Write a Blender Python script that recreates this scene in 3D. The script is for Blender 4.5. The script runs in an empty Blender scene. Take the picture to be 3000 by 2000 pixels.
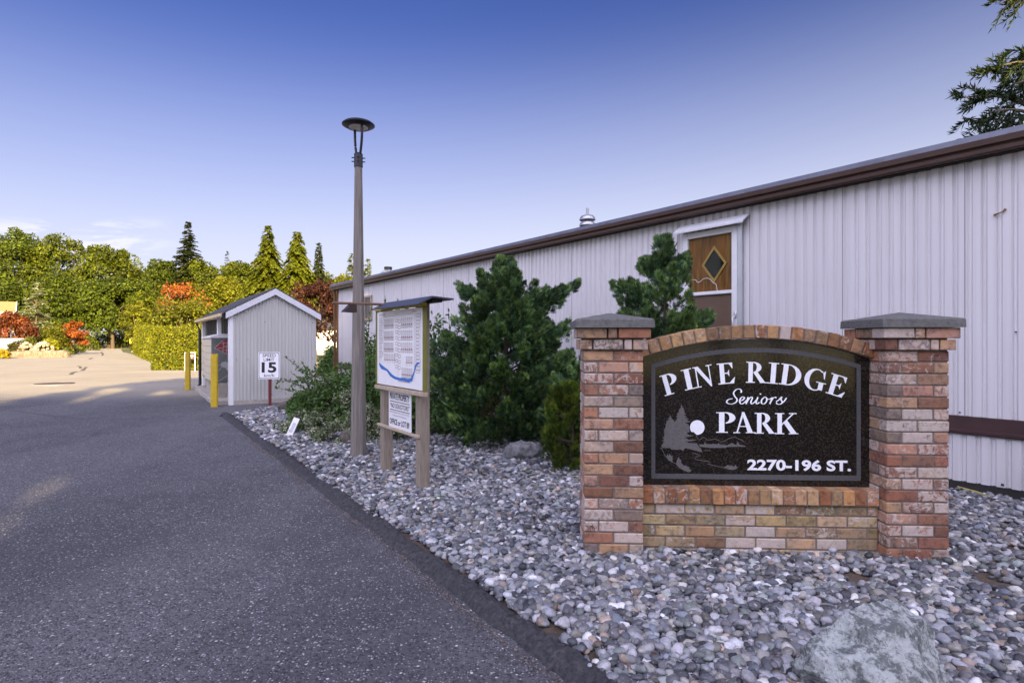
import bpy, bmesh, math, random
import numpy as np
from mathutils import Vector, Matrix
R = math.radians
SC = bpy.context.scene
COL = SC.collection

# ------------------------------------------------------------------ camera, sky, sun, exposure
EYE = 1.43                 # camera height over the gravel at the brick sign
FOC = 1667.0               # focal length in photograph pixels (3000 wide)
cam = bpy.data.cameras.new('camera'); cam.sensor_width = 36.0; cam.lens = 20.0
cam.clip_start = 0.05; cam.clip_end = 2000
camo = bpy.data.objects.new('camera', cam); COL.objects.link(camo)
camo.location = (0, 0, EYE); camo.rotation_euler = (R(90), 0, 0)
SC.camera = camo
SUN_AZ, SUN_EL = 155.0, 18.0
world = bpy.data.worlds.new("World"); SC.world = world; world.use_nodes = True
wn, wl = world.node_tree.nodes, world.node_tree.links
bg = wn['Background']; bg.inputs[1].default_value = 0.055
sky = wn.new('ShaderNodeTexSky'); sky.sky_type = 'NISHITA'; sky.sun_disc = False
sky.sun_elevation = R(SUN_EL); sky.sun_rotation = R(SUN_AZ)
sky.air_density = 1.0; sky.dust_density = 0.6; sky.ozone_density = 2.2

def mth(nt, op, a, b=None, c=None):
    n = nt.nodes.new('ShaderNodeMath'); n.operation = op
    for i, x in enumerate((a, b, c)):
        if x is None: continue
        if isinstance(x, (int, float)): n.inputs[i].default_value = x
        else: nt.links.new(x, n.inputs[i])
    return n.outputs[0]

def mapr(nt, x, a, b, c=0.0, d=1.0, smooth=True):
    n = nt.nodes.new('ShaderNodeMapRange'); n.interpolation_type = 'SMOOTHSTEP' if smooth else 'LINEAR'
    nt.links.new(x, n.inputs[0])
    for i, v in enumerate((a, b, c, d)): n.inputs[i+1].default_value = v
    return n.outputs[0]

def noise(nt, vec, scale, detail=3, rough=.55, dist=0.0):
    n = nt.nodes.new('ShaderNodeTexNoise'); n.inputs['Scale'].default_value = scale
    n.inputs['Detail'].default_value = detail; n.inputs['Roughness'].default_value = rough
    n.inputs['Distortion'].default_value = dist
    if vec is not None: nt.links.new(vec, n.inputs['Vector'])
    return n.outputs[0]

def voro(nt, vec, scale, feature='F1', out=0):
    n = nt.nodes.new('ShaderNodeTexVoronoi'); n.feature = feature; n.inputs['Scale'].default_value = scale
    if vec is not None: nt.links.new(vec, n.inputs['Vector'])
    return n.outputs[out]

def mixc(nt, fac, a, b, mode='MIX'):
    n = nt.nodes.new('ShaderNodeMix'); n.data_type = 'RGBA'; n.blend_type = mode
    for i, x in ((0, fac), (6, a), (7, b)):
        if isinstance(x, (int, float)): n.inputs[i].default_value = x
        elif isinstance(x, (tuple, list)): n.inputs[i].default_value = (*x[:3], 1)
        else: nt.links.new(x, n.inputs[i])
    return n.outputs[2]

def coord(nt, kind='Object', scale=None):
    o = nt.nodes.new('ShaderNodeTexCoord').outputs[kind]
    if scale is None: return o
    m = nt.nodes.new('ShaderNodeMapping'); m.inputs['Scale'].default_value = scale
    nt.links.new(o, m.inputs['Vector']); return m.outputs[0]

# sky colour a little purer than the default, thin streaks of cirrus low over the wood
WT = world.node_tree
tint = mixc(WT, 1.0, sky.outputs[0], (.385, .405, .75), 'MULTIPLY')
wdir = coord(world.node_tree, 'Generated')
wsep = wn.new('ShaderNodeSeparateXYZ'); wl.new(wdir, wsep.inputs[0])
wcomb = wn.new('ShaderNodeCombineXYZ')
wy = mth(world.node_tree, 'MAXIMUM', wsep.outputs[1], 0.05)
wu = mth(world.node_tree, 'DIVIDE', wsep.outputs[0], wy); wv = mth(world.node_tree, 'MULTIPLY', mth(world.node_tree, 'DIVIDE', wsep.outputs[2], wy), 5.5)
wl.new(wu, wcomb.inputs[0]); wl.new(wv, wcomb.inputs[1])
cn = noise(world.node_tree, wcomb.outputs[0], 7.0, 6, .6, .5)
cmask = mth(world.node_tree, 'MULTIPLY', mapr(world.node_tree, cn, .46, .62),
            mth(world.node_tree, 'MULTIPLY', mapr(world.node_tree, wv, 1.24, 1.06),
                mth(world.node_tree, 'MULTIPLY', mapr(world.node_tree, wu, -.56, -.70),
                    mapr(world.node_tree, wsep.outputs[1], .1, .3))))
# white evening haze towards the horizon, thin cirrus ahead, bright cloud added high behind the viewer to fill the shade
hz = mth(WT, 'SUBTRACT', wsep.outputs[2], mth(WT, 'MULTIPLY', wsep.outputs[0], .05))
haze = mth(WT, 'ADD', mapr(WT, hz, .52, .12, 0, .70), mapr(WT, hz, .30, .05, 0, .28))
skyc = mixc(WT, haze, tint, (4.5, 4.65, 5.5))
skyc = mixc(WT, mth(WT, 'MULTIPLY', cmask, .75), skyc, (5.6, 5.5, 5.6))
fill_cloud = mth(WT, 'MULTIPLY', mapr(WT, wsep.outputs[1], .10, -.30), mapr(WT, wsep.outputs[2], .18, .48))
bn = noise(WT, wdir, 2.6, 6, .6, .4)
fill_cloud = mth(WT, 'MULTIPLY', fill_cloud, mapr(WT, bn, .30, .50, .35, 1.0))
skyc = mixc(WT, fill_cloud, skyc, (16.2, 15.6, 20.2))
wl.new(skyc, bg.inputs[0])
sun = bpy.data.lights.new('sun', 'SUN'); sun.energy = 5.0; sun.angle = R(0.5); sun.color = (1.0, .76, .36)
suno = bpy.data.objects.new('sun', sun); COL.objects.link(suno)
SDIR = Vector((math.sin(R(SUN_AZ))*math.cos(R(SUN_EL)), math.cos(R(SUN_AZ))*math.cos(R(SUN_EL)), math.sin(R(SUN_EL))))
suno.rotation_euler = SDIR.to_track_quat('Z', 'Y').to_euler()
SC.view_settings.view_transform = 'Standard'; SC.view_settings.look = 'None'
SC.view_settings.exposure = 1.75; SC.view_settings.gamma = 1.0; SC.view_settings.use_curve_mapping = False
SC.cycles.max_bounces = 7; SC.cycles.transparent_max_bounces = 12

# ------------------------------------------------------------------ object helpers
def tag(o, label=None, cat=None, group=None, kind=None):
    if label: o['label'] = label
    if cat: o['category'] = cat
    if group: o['group'] = group
    if kind: o['kind'] = kind
    return o

def thing(name, label, cat, loc=(0, 0, 0), rz=0.0, group=None):
    o = bpy.data.objects.new(name, None); COL.objects.link(o)
    o.empty_display_size = .2
    o.location = loc; o.rotation_euler = (0, 0, rz)
    return tag(o, label, cat, group)

def link(name, me, mats, parent=None, smooth=False):
    for m in (mats if isinstance(mats, (list, tuple)) else [mats]): me.materials.append(m)
    if smooth: me.polygons.foreach_set('use_smooth', [True]*len(me.polygons))
    o = bpy.data.objects.new(name, me); COL.objects.link(o)
    if parent is not None: o.parent = parent
    return o

def copy_tree(o, parent=None):
    c = o.copy(); COL.objects.link(c)
    if parent is not None: c.parent = parent
    for ch in [x for x in bpy.data.objects if x.parent == o]: copy_tree(ch, c)
    return c

class MB:
    """collects shapes for ONE mesh object"""
    def __init__(s): s.v = []; s.f = []; s.m = []; s.c = []
    def add(s, vs, fs, mat=0, col=(1, 1, 1, 1)):
        b = len(s.v); s.v += [tuple(map(float, v)) for v in vs]
        s.c += [tuple(col)]*len(vs)
        s.f += [tuple(i+b for i in f) for f in fs]; s.m += [mat]*len(fs)
        return s
    def box(s, x0, x1, y0, y1, z0, z1, bev=0.0, mat=0, col=(1, 1, 1, 1), M=None):
        x0, x1 = min(x0, x1), max(x0, x1); y0, y1 = min(y0, y1), max(y0, y1); z0, z1 = min(z0, z1), max(z0, z1)
        c = Vector(((x0+x1)/2, (y0+y1)/2, (z0+z1)/2)); h = Vector(((x1-x0)/2, (y1-y0)/2, (z1-z0)/2))
        if bev <= 0:
            vs = [Vector((c.x+sx*h.x, c.y+sy*h.y, c.z+sz*h.z)) for sx in (-1, 1) for sy in (-1, 1) for sz in (-1, 1)]
            fs = [(0, 1, 3, 2), (4, 6, 7, 5), (0, 4, 5, 1), (2, 3, 7, 6), (0, 2, 6, 4), (1, 5, 7, 3)]
        else:
            b = min(bev, h.x*.9, h.y*.9, h.z*.9); vs = []; ix = {}
            for sx in (-1, 1):
                for sy in (-1, 1):
                    for sz in (-1, 1):
                        for a in range(3):
                            d = [h.x-b, h.y-b, h.z-b]; d[a] = h[a]
                            ix[sx, sy, sz, a] = len(vs)
                            vs.append(Vector((c.x+sx*d[0], c.y+sy*d[1], c.z+sz*d[2])))
            fs = []
            for g in (-1, 1):
                fs += [[ix[g, p, q, 0] for p, q in ((-1, -1), (1, -1), (1, 1), (-1, 1))],
                       [ix[p, g, q, 1] for p, q in ((-1, -1), (1, -1), (1, 1), (-1, 1))],
                       [ix[p, q, g, 2] for p, q in ((-1, -1), (1, -1), (1, 1), (-1, 1))]]
                for k in (-1, 1):
                    fs += [[ix[g, k, -1, 0], ix[g, k, 1, 0], ix[g, k, 1, 1], ix[g, k, -1, 1]],
                           [ix[g, -1, k, 0], ix[g, 1, k, 0], ix[g, 1, k, 2], ix[g, -1, k, 2]],
                           [ix[-1, g, k, 1], ix[1, g, k, 1], ix[1, g, k, 2], ix[-1, g, k, 2]]]
                    for q in (-1, 1): fs.append([ix[g, k, q, 0], ix[g, k, q, 1], ix[g, k, q, 2]])
        if M is not None: vs = [M @ v for v in vs]
        return s.add(vs, fs, mat, col)
    def tube(s, pts, rad, n=10, mat=0, col=(1, 1, 1, 1), cap=True, phase=0.0):
        pts = [Vector(p) for p in pts]; rad = rad if isinstance(rad, (list, tuple)) else [rad]*len(pts)
        vs = []; up = Vector((0, 0, 1))
        for i, p in enumerate(pts):
            d = (pts[min(i+1, len(pts)-1)]-pts[max(i-1, 0)]).normalized()
            a = d.cross(up) if abs(d.z) < .95 else d.cross(Vector((0, 1, 0)))
            a.normalize(); b = a.cross(d)
            for k in range(n):
                t = 2*math.pi*(k+phase)/n
                vs.append(p+(math.cos(t)*a+math.sin(t)*b)*float(rad[i]))
        fs = [(i*n+k, i*n+(k+1) % n, (i+1)*n+(k+1) % n, (i+1)*n+k) for i in range(len(pts)-1) for k in range(n)]
        if cap: fs += [tuple(range(n)), tuple(range((len(pts)-1)*n, len(pts)*n))]
        return s.add(vs, fs, mat, col)
    def lathe(s, prof, n=24, c=(0, 0, 0), mat=0, col=(1, 1, 1, 1)):
        vs = [(c[0]+r*math.cos(2*math.pi*k/n), c[1]+r*math.sin(2*math.pi*k/n), c[2]+z) for r, z in prof for k in range(n)]
        fs = [(i*n+k, i*n+(k+1) % n, (i+1)*n+(k+1) % n, (i+1)*n+k) for i in range(len(prof)-1) for k in range(n)]
        if prof[0][0] > 1e-4: fs.append(tuple(range(n)))
        if prof[-1][0] > 1e-4: fs.append(tuple(range((len(prof)-1)*n, len(prof)*n)))
        return s.add(vs, fs, mat, col)
    def prism(s, poly, axis, a, b, mat=0, col=(1, 1, 1, 1)):
        """poly in the two other axes (x,y,z order), extruded from a to b along axis"""
        def P(p, t): q = list(p); q.insert(axis, t); return q
        n = len(poly)
        vs = [P(p, a) for p in poly]+[P(p, b) for p in poly]
        fs = [tuple(range(n)), tuple(range(n, 2*n))]+[(i, (i+1) % n, n+(i+1) % n, n+i) for i in range(n)]
        return s.add(vs, fs, mat, col)
    def poly(s, pts, mat=0, col=(1, 1, 1, 1)): return s.add(pts, [tuple(range(len(pts)))], mat, col)
    def build(s, name, mats, parent=None, smooth=False, recalc=True):
        me = bpy.data.meshes.new(name); me.from_pydata(s.v, [], s.f)
        me.polygons.foreach_set('material_index', s.m)
        at = me.attributes.new('col', 'FLOAT_COLOR', 'POINT')
        at.data.foreach_set('color', np.array(s.c, dtype=np.float32).ravel())
        if recalc:
            bm = bmesh.new(); bm.from_mesh(me); bmesh.ops.recalc_face_normals(bm, faces=bm.faces); bm.to_mesh(me); bm.free()
        o = link(name, me, mats, parent, smooth)
        if smooth:
            try: me.set_sharp_from_angle(angle=R(40))
            except Exception: pass
        return o

def np_mesh(name, verts, loops_per_face, nfaces, idx, cols, mats, parent=None, smooth=False):
    """fast mesh: all faces have the same number of corners"""
    me = bpy.data.meshes.new(name); nv = len(verts)
    me.vertices.add(nv); me.vertices.foreach_set('co', np.asarray(verts, np.float32).ravel())
    me.loops.add(nfaces*loops_per_face); me.loops.foreach_set('vertex_index', np.asarray(idx, np.int32).ravel())
    me.polygons.add(nfaces)
    me.polygons.foreach_set('loop_start', np.arange(0, nfaces*loops_per_face, loops_per_face, dtype=np.int32))
    at = me.attributes.new('col', 'FLOAT_COLOR', 'POINT')
    at.data.foreach_set('color', np.asarray(cols, np.float32).ravel())
    me.update(calc_edges=True); me.validate()
    return link(name, me, mats, parent, smooth)

# ------------------------------------------------------------------ pixel -> place helpers (photograph pixels)
def ray(px, py): return Vector(((px-1500)/FOC, 1.0, -(py-1000)/FOC))
def on_ground(px, py, z=0.0):
    d = ray(px, py); t = (z-EYE)/d.z; return Vector((d.x*t, d.y*t, z))
def at_depth(px, py, Y): d = ray(px, py); return Vector((d.x*Y, Y, EYE+d.z*Y))
class Frame:
    """a standing local frame: origin on the ground, turned about z"""
    def __init__(s, x, y, rz):
        s.o = Vector((x, y, 0)); s.rz = rz
        s.ax = Vector((math.cos(rz), math.sin(rz), 0)); s.ay = Vector((-math.sin(rz), math.cos(rz), 0))
    def px(s, px, py, ly):
        """local (x, z) of the photograph pixel on the vertical plane local y = ly"""
        d = ray(px, py); e = Vector((0, 0, EYE))
        t = (ly-(e-s.o).dot(s.ay))/d.dot(s.ay); p = e+d*t
        return (p-s.o).dot(s.ax), p.z
    def pz(s, px, py, lx):
        """local (y, z) of the pixel on the vertical plane local x = lx"""
        d = ray(px, py); e = Vector((0, 0, EYE))
        t = (lx-(e-s.o).dot(s.ax))/d.dot(s.ax); p = e+d*t
        return (p-s.o).dot(s.ay), p.z
    def world(s, x, y, z=0): return s.o+s.ax*x+s.ay*y+Vector((0, 0, z))

# ------------------------------------------------------------------ materials
MATS = {}
def mat(name, col=(.5, .5, .5), rough=.6, metal=0.0, vary=.12, vscale=6.0, bump=0.0, bscale=60.0, attr=False, spec=.5, dirt_or_reflection=None, stretch=None):
    m = bpy.data.materials.new(name); m.use_nodes = True; nt = m.node_tree
    p = nt.nodes['Principled BSDF']; p.inputs['Roughness'].default_value = rough; p.inputs['Metallic'].default_value = metal
    p.inputs['Specular IOR Level'].default_value = spec
    vec = coord(nt, 'Object', stretch)
    if attr:
        a = nt.nodes.new('ShaderNodeAttribute'); a.attribute_name = 'col'; base = a.outputs['Color']
    else:
        base = nt.nodes.new('ShaderNodeRGB'); base.outputs[0].default_value = (*col, 1); base = base.outputs[0]
    n1 = noise(nt, vec, vscale, 5, .6)
    f = mapr(nt, n1, .25, .75, 1-vary, 1+vary, False)
    v = nt.nodes.new('ShaderNodeVectorMath'); v.operation = 'SCALE'; nt.links.new(base, v.inputs[0]); nt.links.new(f, v.inputs['Scale'])
    c = v.outputs[0]
    if dirt_or_reflection:
        dn = noise(nt, vec, vscale*.7, 6, .65)
        c = mixc(nt, mapr(nt, dn, .52, .72, 0, dirt_or_reflection[3]), c, dirt_or_reflection[:3])
    nt.links.new(c, p.inputs['Base Color'])
    if bump:
        b = nt.nodes.new('ShaderNodeBump'); b.inputs['Strength'].default_value = bump; b.inputs['Distance'].default_value = .01
        nt.links.new(noise(nt, vec, bscale, 4, .6), b.inputs['Height']); nt.links.new(b.outputs[0], p.inputs['Normal'])
    MATS[name] = m; return m

def leaf_mat(name, trans=.35, rough=.55):
    m = bpy.data.materials.new(name); m.use_nodes = True; nt = m.node_tree
    p = nt.nodes['Principled BSDF']; p.inputs['Roughness'].default_value = rough; p.inputs['Specular IOR Level'].default_value = .3
    a = nt.nodes.new('ShaderNodeAttribute'); a.attribute_name = 'col'
    vec = coord(nt, 'Object')
    f = mapr(nt, noise(nt, vec, 3.0, 3), .3, .7, .85, 1.15, False)
    v = nt.nodes.new('ShaderNodeVectorMath'); v.operation = 'SCALE'; nt.links.new(a.outputs['Color'], v.inputs[0]); nt.links.new(f, v.inputs['Scale'])
    nt.links.new(v.outputs[0], p.inputs['Base Color'])
    t = nt.nodes.new('ShaderNodeBsdfTranslucent')
    v2 = mixc(nt, 1.0, v.outputs[0], (1.25, 1.2, .5), 'MULTIPLY'); nt.links.new(v2, t.inputs[0])
    mx = nt.nodes.new('ShaderNodeMixShader'); mx.inputs[0].default_value = trans
    nt.links.new(p.outputs[0], mx.inputs[1]); nt.links.new(t.outputs[0], mx.inputs[2])
    nt.links.new(mx.outputs[0], nt.nodes['Material Output'].inputs[0])
    MATS[name] = m; return m
LEAF = leaf_mat('foliage', .38)
NEEDLE = leaf_mat('evergreen_foliage', .2, .7)
BARK = mat('bark', (.10, .075, .055), .9, vary=.4, vscale=9, bump=.6, bscale=25, stretch=(3, 3, .6))
PALEBARK = mat('pale_bark', (.42, .34, .26), .85, vary=.35, vscale=5, bump=.4, bscale=25)

def asphalt_mat():
    m = bpy.data.materials.new('asphalt'); m.use_nodes = True; nt = m.node_tree; p = nt.nodes['Principled BSDF']
    vec = coord(nt, 'Object')
    big = noise(nt, vec, .35, 5, .6); mid = noise(nt, vec, 3.0, 5, .65); fine = noise(nt, vec, 240, 2, .6)
    def chips(sc, lo, hi, th):
        vd = voro(nt, vec, sc, 'F1', 0); vc = voro(nt, vec, sc, 'F1', 1)
        sep = nt.nodes.new('ShaderNodeSeparateColor'); nt.links.new(vc, sep.inputs[0])
        return mth(nt, 'MULTIPLY', mapr(nt, vd, hi, lo), mapr(nt, sep.outputs[0], th, th+.06)), sep, vd
    c1, sep, vd = chips(80, .28, .50, .62); c2, sep2, vd2 = chips(46, .22, .40, .86)
    wear = noise(nt, vec, 1.1, 4, .6)
    c = mixc(nt, mapr(nt, big, .35, .65), (.078, .077, .086), (.122, .120, .130))
    c = mixc(nt, mapr(nt, mid, .42, .72, 0, .55), c, (.060, .058, .065))
    # faint lanes worn by tyres, running along the drive, and old oil spots
    mp = nt.nodes.new('ShaderNodeMapping'); mp.inputs['Rotation'].default_value = (0, 0, R(-34)); mp.inputs['Scale'].default_value = (.55, .05, 1); nt.links.new(vec, mp.inputs['Vector'])
    lane = noise(nt, mp.outputs[0], 1.0, 3, .5)
    c = mixc(nt, mapr(nt, lane, .50, .62, 0, .40), c, (.175, .168, .172))
    spot = noise(nt, vec, .9, 2, .4)
    c = mixc(nt, mapr(nt, spot, .66, .74, 0, .35), c, (.045, .043, .045))
    st = mth(nt, 'MULTIPLY', c1, mapr(nt, wear, .3, .6, .5, 1.0))
    c = mixc(nt, mth(nt, 'MULTIPLY', st, .85), c, mixc(nt, sep.outputs[1], (.60, .59, .60), (.28, .27, .28)))
    c = mixc(nt, mth(nt, 'MULTIPLY', c2, .9), c, mixc(nt, sep2.outputs[1], (.72, .70, .70), (.34, .33, .33)))
    dark = mapr(nt, sep.outputs[2], .66, .76)
    c = mixc(nt, mth(nt, 'MULTIPLY', dark, .6), c, (.028, .028, .033))
    # same paving past the entrance, sunlight painted in as a paler, warmer colour
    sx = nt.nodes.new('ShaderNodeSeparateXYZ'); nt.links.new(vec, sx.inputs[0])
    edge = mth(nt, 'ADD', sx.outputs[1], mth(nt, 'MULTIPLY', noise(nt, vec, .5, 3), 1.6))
    sunlit_mask = mapr(nt, edge, 14.0, 17.5)
    sunlit_col = mixc(nt, mapr(nt, big, .3, .7), (.315, .285, .225), (.385, .345, .275))
    sunlit_col = mixc(nt, mapr(nt, fine, .45, .7, 0, .35), sunlit_col, (.22, .20, .18))
    c = mixc(nt, sunlit_mask, c, sunlit_col)
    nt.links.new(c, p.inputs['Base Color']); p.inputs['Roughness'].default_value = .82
    h = mth(nt, 'ADD', mth(nt, 'MULTIPLY', mapr(nt, vd, .6, .1), .8), mth(nt, 'MULTIPLY', fine, .5))
    b = nt.nodes.new('ShaderNodeBump'); b.inputs['Strength'].default_value = 1.0; b.inputs['Distance'].default_value = .009
    nt.links.new(h, b.inputs['Height']); nt.links.new(b.outputs[0], p.inputs['Normal'])
    return m
ASPHALT = asphalt_mat()
KERB = mat('kerb_asphalt', (.042, .041, .046), .85, vary=.8, vscale=42, bump=1.0, bscale=110, dirt_or_reflection=(.15, .14, .13, .45))

def brick_mat():
    m = bpy.data.materials.new('old_brick'); m.use_nodes = True; nt = m.node_tree; p = nt.nodes['Principled BSDF']
    a = nt.nodes.new('ShaderNodeAttribute'); a.attribute_name = 'col'
    vec = coord(nt, 'Object')
    off = nt.nodes.new('ShaderNodeVectorMath'); off.operation = 'MULTIPLY_ADD'
    nt.links.new(a.outputs['Color'], off.inputs[0]); off.inputs[1].default_value = (37, 53, 71); nt.links.new(vec, off.inputs[2])
    n1 = noise(nt, off.outputs[0], 17, 8, .74, 1.6); n2 = noise(nt, off.outputs[0], 34, 4, .65); n3 = noise(nt, off.outputs[0], 9, 3, .5)
    c = mixc(nt, mapr(nt, n2, .42, .66, 0, .80), a.outputs['Color'], mixc(nt, 1.0, a.outputs['Color'], (.42, .38, .37), 'MULTIPLY'))
    c = mixc(nt, mapr(nt, n3, .45, .62, 0, .6), c, mixc(nt, 1.0, a.outputs['Color'], (1.35, 1.2, 1.0), 'MULTIPLY'))
    # old whitewash that clings to some bricks: how much is a property of each brick
    th = mth(nt, 'SUBTRACT', .78, mth(nt, 'MULTIPLY', a.outputs['Alpha'], .45))
    wash = mapr(nt, mth(nt, 'SUBTRACT', n1, th), -.03, .09, 0, .85)
    c = mixc(nt, wash, c, mixc(nt, n2, (.64, .55, .48), (.36, .30, .265)))
    nt.links.new(c, p.inputs['Base Color']); p.inputs['Roughness'].default_value = .85
    b = nt.nodes.new('ShaderNodeBump'); b.inputs['Strength'].default_value = .8; b.inputs['Distance'].default_value = .006
    nt.links.new(mth(nt, 'ADD', n1, mth(nt, 'MULTIPLY', n2, .6)), b.inputs['Height']); nt.links.new(b.outputs[0], p.inputs['Normal'])
    return m
BRICK = brick_mat()
MORTAR = mat('mortar', (.19, .155, .13), .95, vary=.3, vscale=20, bump=.5, bscale=160)
CONCRETE = mat('cap_concrete', (.13, .13, .122), .9, vary=.3, vscale=40, bump=.5, bscale=140, dirt_or_reflection=(.06, .065, .06, .6))
SLAB = mat('slab_concrete', (.36, .33, .29), .9, vary=.25, vscale=8, bump=.3, bscale=80)

def granite_mat():
    m = bpy.data.materials.new('polished_granite'); m.use_nodes = True; nt = m.node_tree; p = nt.nodes['Principled BSDF']
    vec = coord(nt, 'Object')
    vc = voro(nt, vec, 130, 'F1', 1); sep = nt.nodes.new('ShaderNodeSeparateColor'); nt.links.new(vc, sep.inputs[0])
    c = mixc(nt, mapr(nt, sep.outputs[0], .55, .95), (.008, .007, .006), (.034, .026, .017))
    c = mixc(nt, mapr(nt, noise(nt, vec, 70, 3, .7), .62, .75), c, (.06, .05, .038))
    nt.links.new(c, p.inputs['Base Color']); p.inputs['Roughness'].default_value = .10
    return m
GRANITE = granite_mat()
ETCH = mat('etched_granite', (.115, .108, .105), .8, vary=.35, vscale=90)
ETCHLINE = mat('etched_border', (.075, .075, .077), .8, vary=.35, vscale=120)
LETTER = mat('sign_letter_paint', (.84, .86, .90), .55, vary=.06, vscale=30)

def siding_mat(name, col, grime):
    m = bpy.data.materials.new(name); m.use_nodes = True; nt = m.node_tree; p = nt.nodes['Principled BSDF']
    vec = coord(nt, 'Object'); v2 = coord(nt, 'Object', (24, 24, .5))
    c = mixc(nt, mapr(nt, noise(nt, v2, 1.0, 4, .6), .3, .75, 0, grime), col, tuple(x*.72 for x in col))
    c = mixc(nt, mapr(nt, noise(nt, vec, 1.3, 5, .6), .5, .8, 0, grime*.7), c, tuple(x*.8 for x in col))
    nt.links.new(c, p.inputs['Base Color']); p.inputs['Roughness'].default_value = .42
    b = nt.nodes.new('ShaderNodeBump'); b.inputs['Strength'].default_value = .12; b.inputs['Distance'].default_value = .01
    nt.links.new(noise(nt, v2, 2.0, 3), b.inputs['Height']); nt.links.new(b.outputs[0], p.inputs['Normal'])
    return m
SIDING = siding_mat('house_siding_paint', (.68, .665, .68), .35)
SHEDSIDE = siding_mat('shed_siding_paint', (.50, .495, .465), .4)
WHITE = mat('white_paint', (.74, .74, .75), .5, vary=.06, vscale=12)
TRIM = mat('grey_white_trim', (.62, .63, .66), .55, vary=.08, vscale=10)
BROWN = mat('brown_gutter_metal', (.060, .030, .022), .38, vary=.15, vscale=5)
BELT = mat('dark_brown_belt', (.045, .018, .018), .5, vary=.3, vscale=4, dirt_or_reflection=(.12, .07, .06, .5))
ROOFEDGE = mat('roof_edge_metal', (.16, .17, .21), .4, metal=.3, vary=.2, vscale=4, dirt_or_reflection=(.05, .05, .06, .6))
DARKWOOD = mat('dark_base_board', (.030, .028, .026), .85, vary=.3, vscale=8, stretch=(1, 6, 6))
SOFFIT = mat('soffit', (.02, .017, .015), .9)
SHINGLE = mat('roof_shingles', (.055, .055, .062), .9, vary=.4, vscale=22, bump=.5, bscale=40)
TANFASCIA = mat('tan_fascia', (.60, .46, .26), .6, vary=.1)
BLACK = mat('black_metal', (.012, .012, .016), .4, vary=.2)
YELLOW = mat('yellow_post_paint', (.52, .36, .012), .6, vary=.14, vscale=10, dirt_or_reflection=(.28, .19, .02, .5))
WOOD = mat('weathered_post_wood', (.26, .215, .165), .85, vary=.3, vscale=7, bump=.35, bscale=50, stretch=(8, 8, .8), dirt_or_reflection=(.13, .11, .085, .55))
PALEWOOD = mat('pale_trim_wood', (.42, .34, .25), .8, vary=.22, vscale=8, stretch=(3, 3, 1))
POLE = mat('lamp_post_wood', (.185, .165, .145), .8, vary=.45, vscale=5, bump=.25, bscale=60, stretch=(10, 10, .5), dirt_or_reflection=(.13, .11, .09, .6))
SIGNWHITE = mat('sign_white', (.78, .78, .80), .4, vary=.05)
SIGNBLACK = mat('sign_black', (.012, .011, .013), .5)
MAPLINE = mat('map_ink', (.14, .11, .12), .7)
MAPBLUE = mat('map_blue', (.035, .16, .50), .6, vary=.05)
MAPRED = mat('map_red', (.45, .03, .02), .6)
OLIVE = mat('olive_frame_paint', (.17, .17, .03), .6, vary=.15)
YTRIM = mat('yellow_top_trim', (.50, .40, .03), .6, vary=.15)
REDPOST = mat('red_post_paint', (.12, .008, .012), .6, vary=.25)
METALHAT = mat('board_roof_metal', (.045, .05, .07), .5, metal=.0, vary=.15)
DOORWOOD = mat('varnished_door_wood', (.24, .10, .014), .45, vary=.65, vscale=3, stretch=(9, 9, .8), dirt_or_reflection=(.40, .25, .03, .7))  # reflections in the storm glass put in as yellow streaks over the wood
CURTAIN = mat('brown_door_panel', (.21, .135, .115), .6, vary=.2, vscale=3)
ALU = mat('aluminium', (.55, .56, .58), .35, metal=.7, vary=.12)
GALV = mat('galvanised_pipe', (.45, .45, .47), .4, metal=.7, vary=.2, vscale=20)
LENS = mat('lamp_lens', (.70, .62, .55), .3, vary=.1)
SOIL = mat('soil', (.085, .062, .045), 1.0, vary=.45, vscale=10, bump=.8, bscale=60)
GRASS = mat('ground_cover', (.075, .085, .025), 1.0, vary=.45, vscale=2, bump=.6, bscale=20)
BOULDER = None
def rock_mat(name, a, b, c_, moss=.4, sc=1.0):
    m = bpy.data.materials.new(name); m.use_nodes = True; nt = m.node_tree; p = nt.nodes['Principled BSDF']
    vec = coord(nt, 'Object'); vs = coord(nt, 'Object', (1.5, 1.0, 1.2))
    n1 = noise(nt, vs, 7*sc, 10, .80, .15); n2 = noise(nt, vec, 40*sc, 6, .75); n3 = noise(nt, vec, 4*sc, 4, .6)
    c = mixc(nt, mapr(nt, n1, .44, .55), a, b)
    c = mixc(nt, mapr(nt, n2, .52, .68, 0, .75), c, c_)
    c = mixc(nt, mapr(nt, n3, .62, .72, 0, moss), c, (.075, .075, .03))
    nt.links.new(c, p.inputs['Base Color']); p.inputs['Roughness'].default_value = .85
    b_ = nt.nodes.new('ShaderNodeBump'); b_.inputs['Strength'].default_value = 1.0; b_.inputs['Distance'].default_value = .022
    nt.links.new(mth(nt, 'ADD', n1, mth(nt, 'MULTIPLY', n2, .5)), b_.inputs['Height']); nt.links.new(b_.outputs[0], p.inputs['Normal'])
    return m
BOULDER = rock_mat('blue_grey_boulder', (.17, .19, .185), (.56, .60, .58), (.11, .11, .095), .5, 1.7)
ROCK = rock_mat('grey_rock', (.15, .15, .155), (.27, .27, .28), (.10, .10, .10), .5, 1.4)
BROWNROCK = rock_mat('brown_rock', (.07, .06, .05), (.13, .11, .09), (.05, .045, .04), .5, 1.4)
TANROCK = rock_mat('tan_rock', (.16, .125, .085), (.25, .20, .15), (.11, .085, .06), .3, .5)

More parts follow.
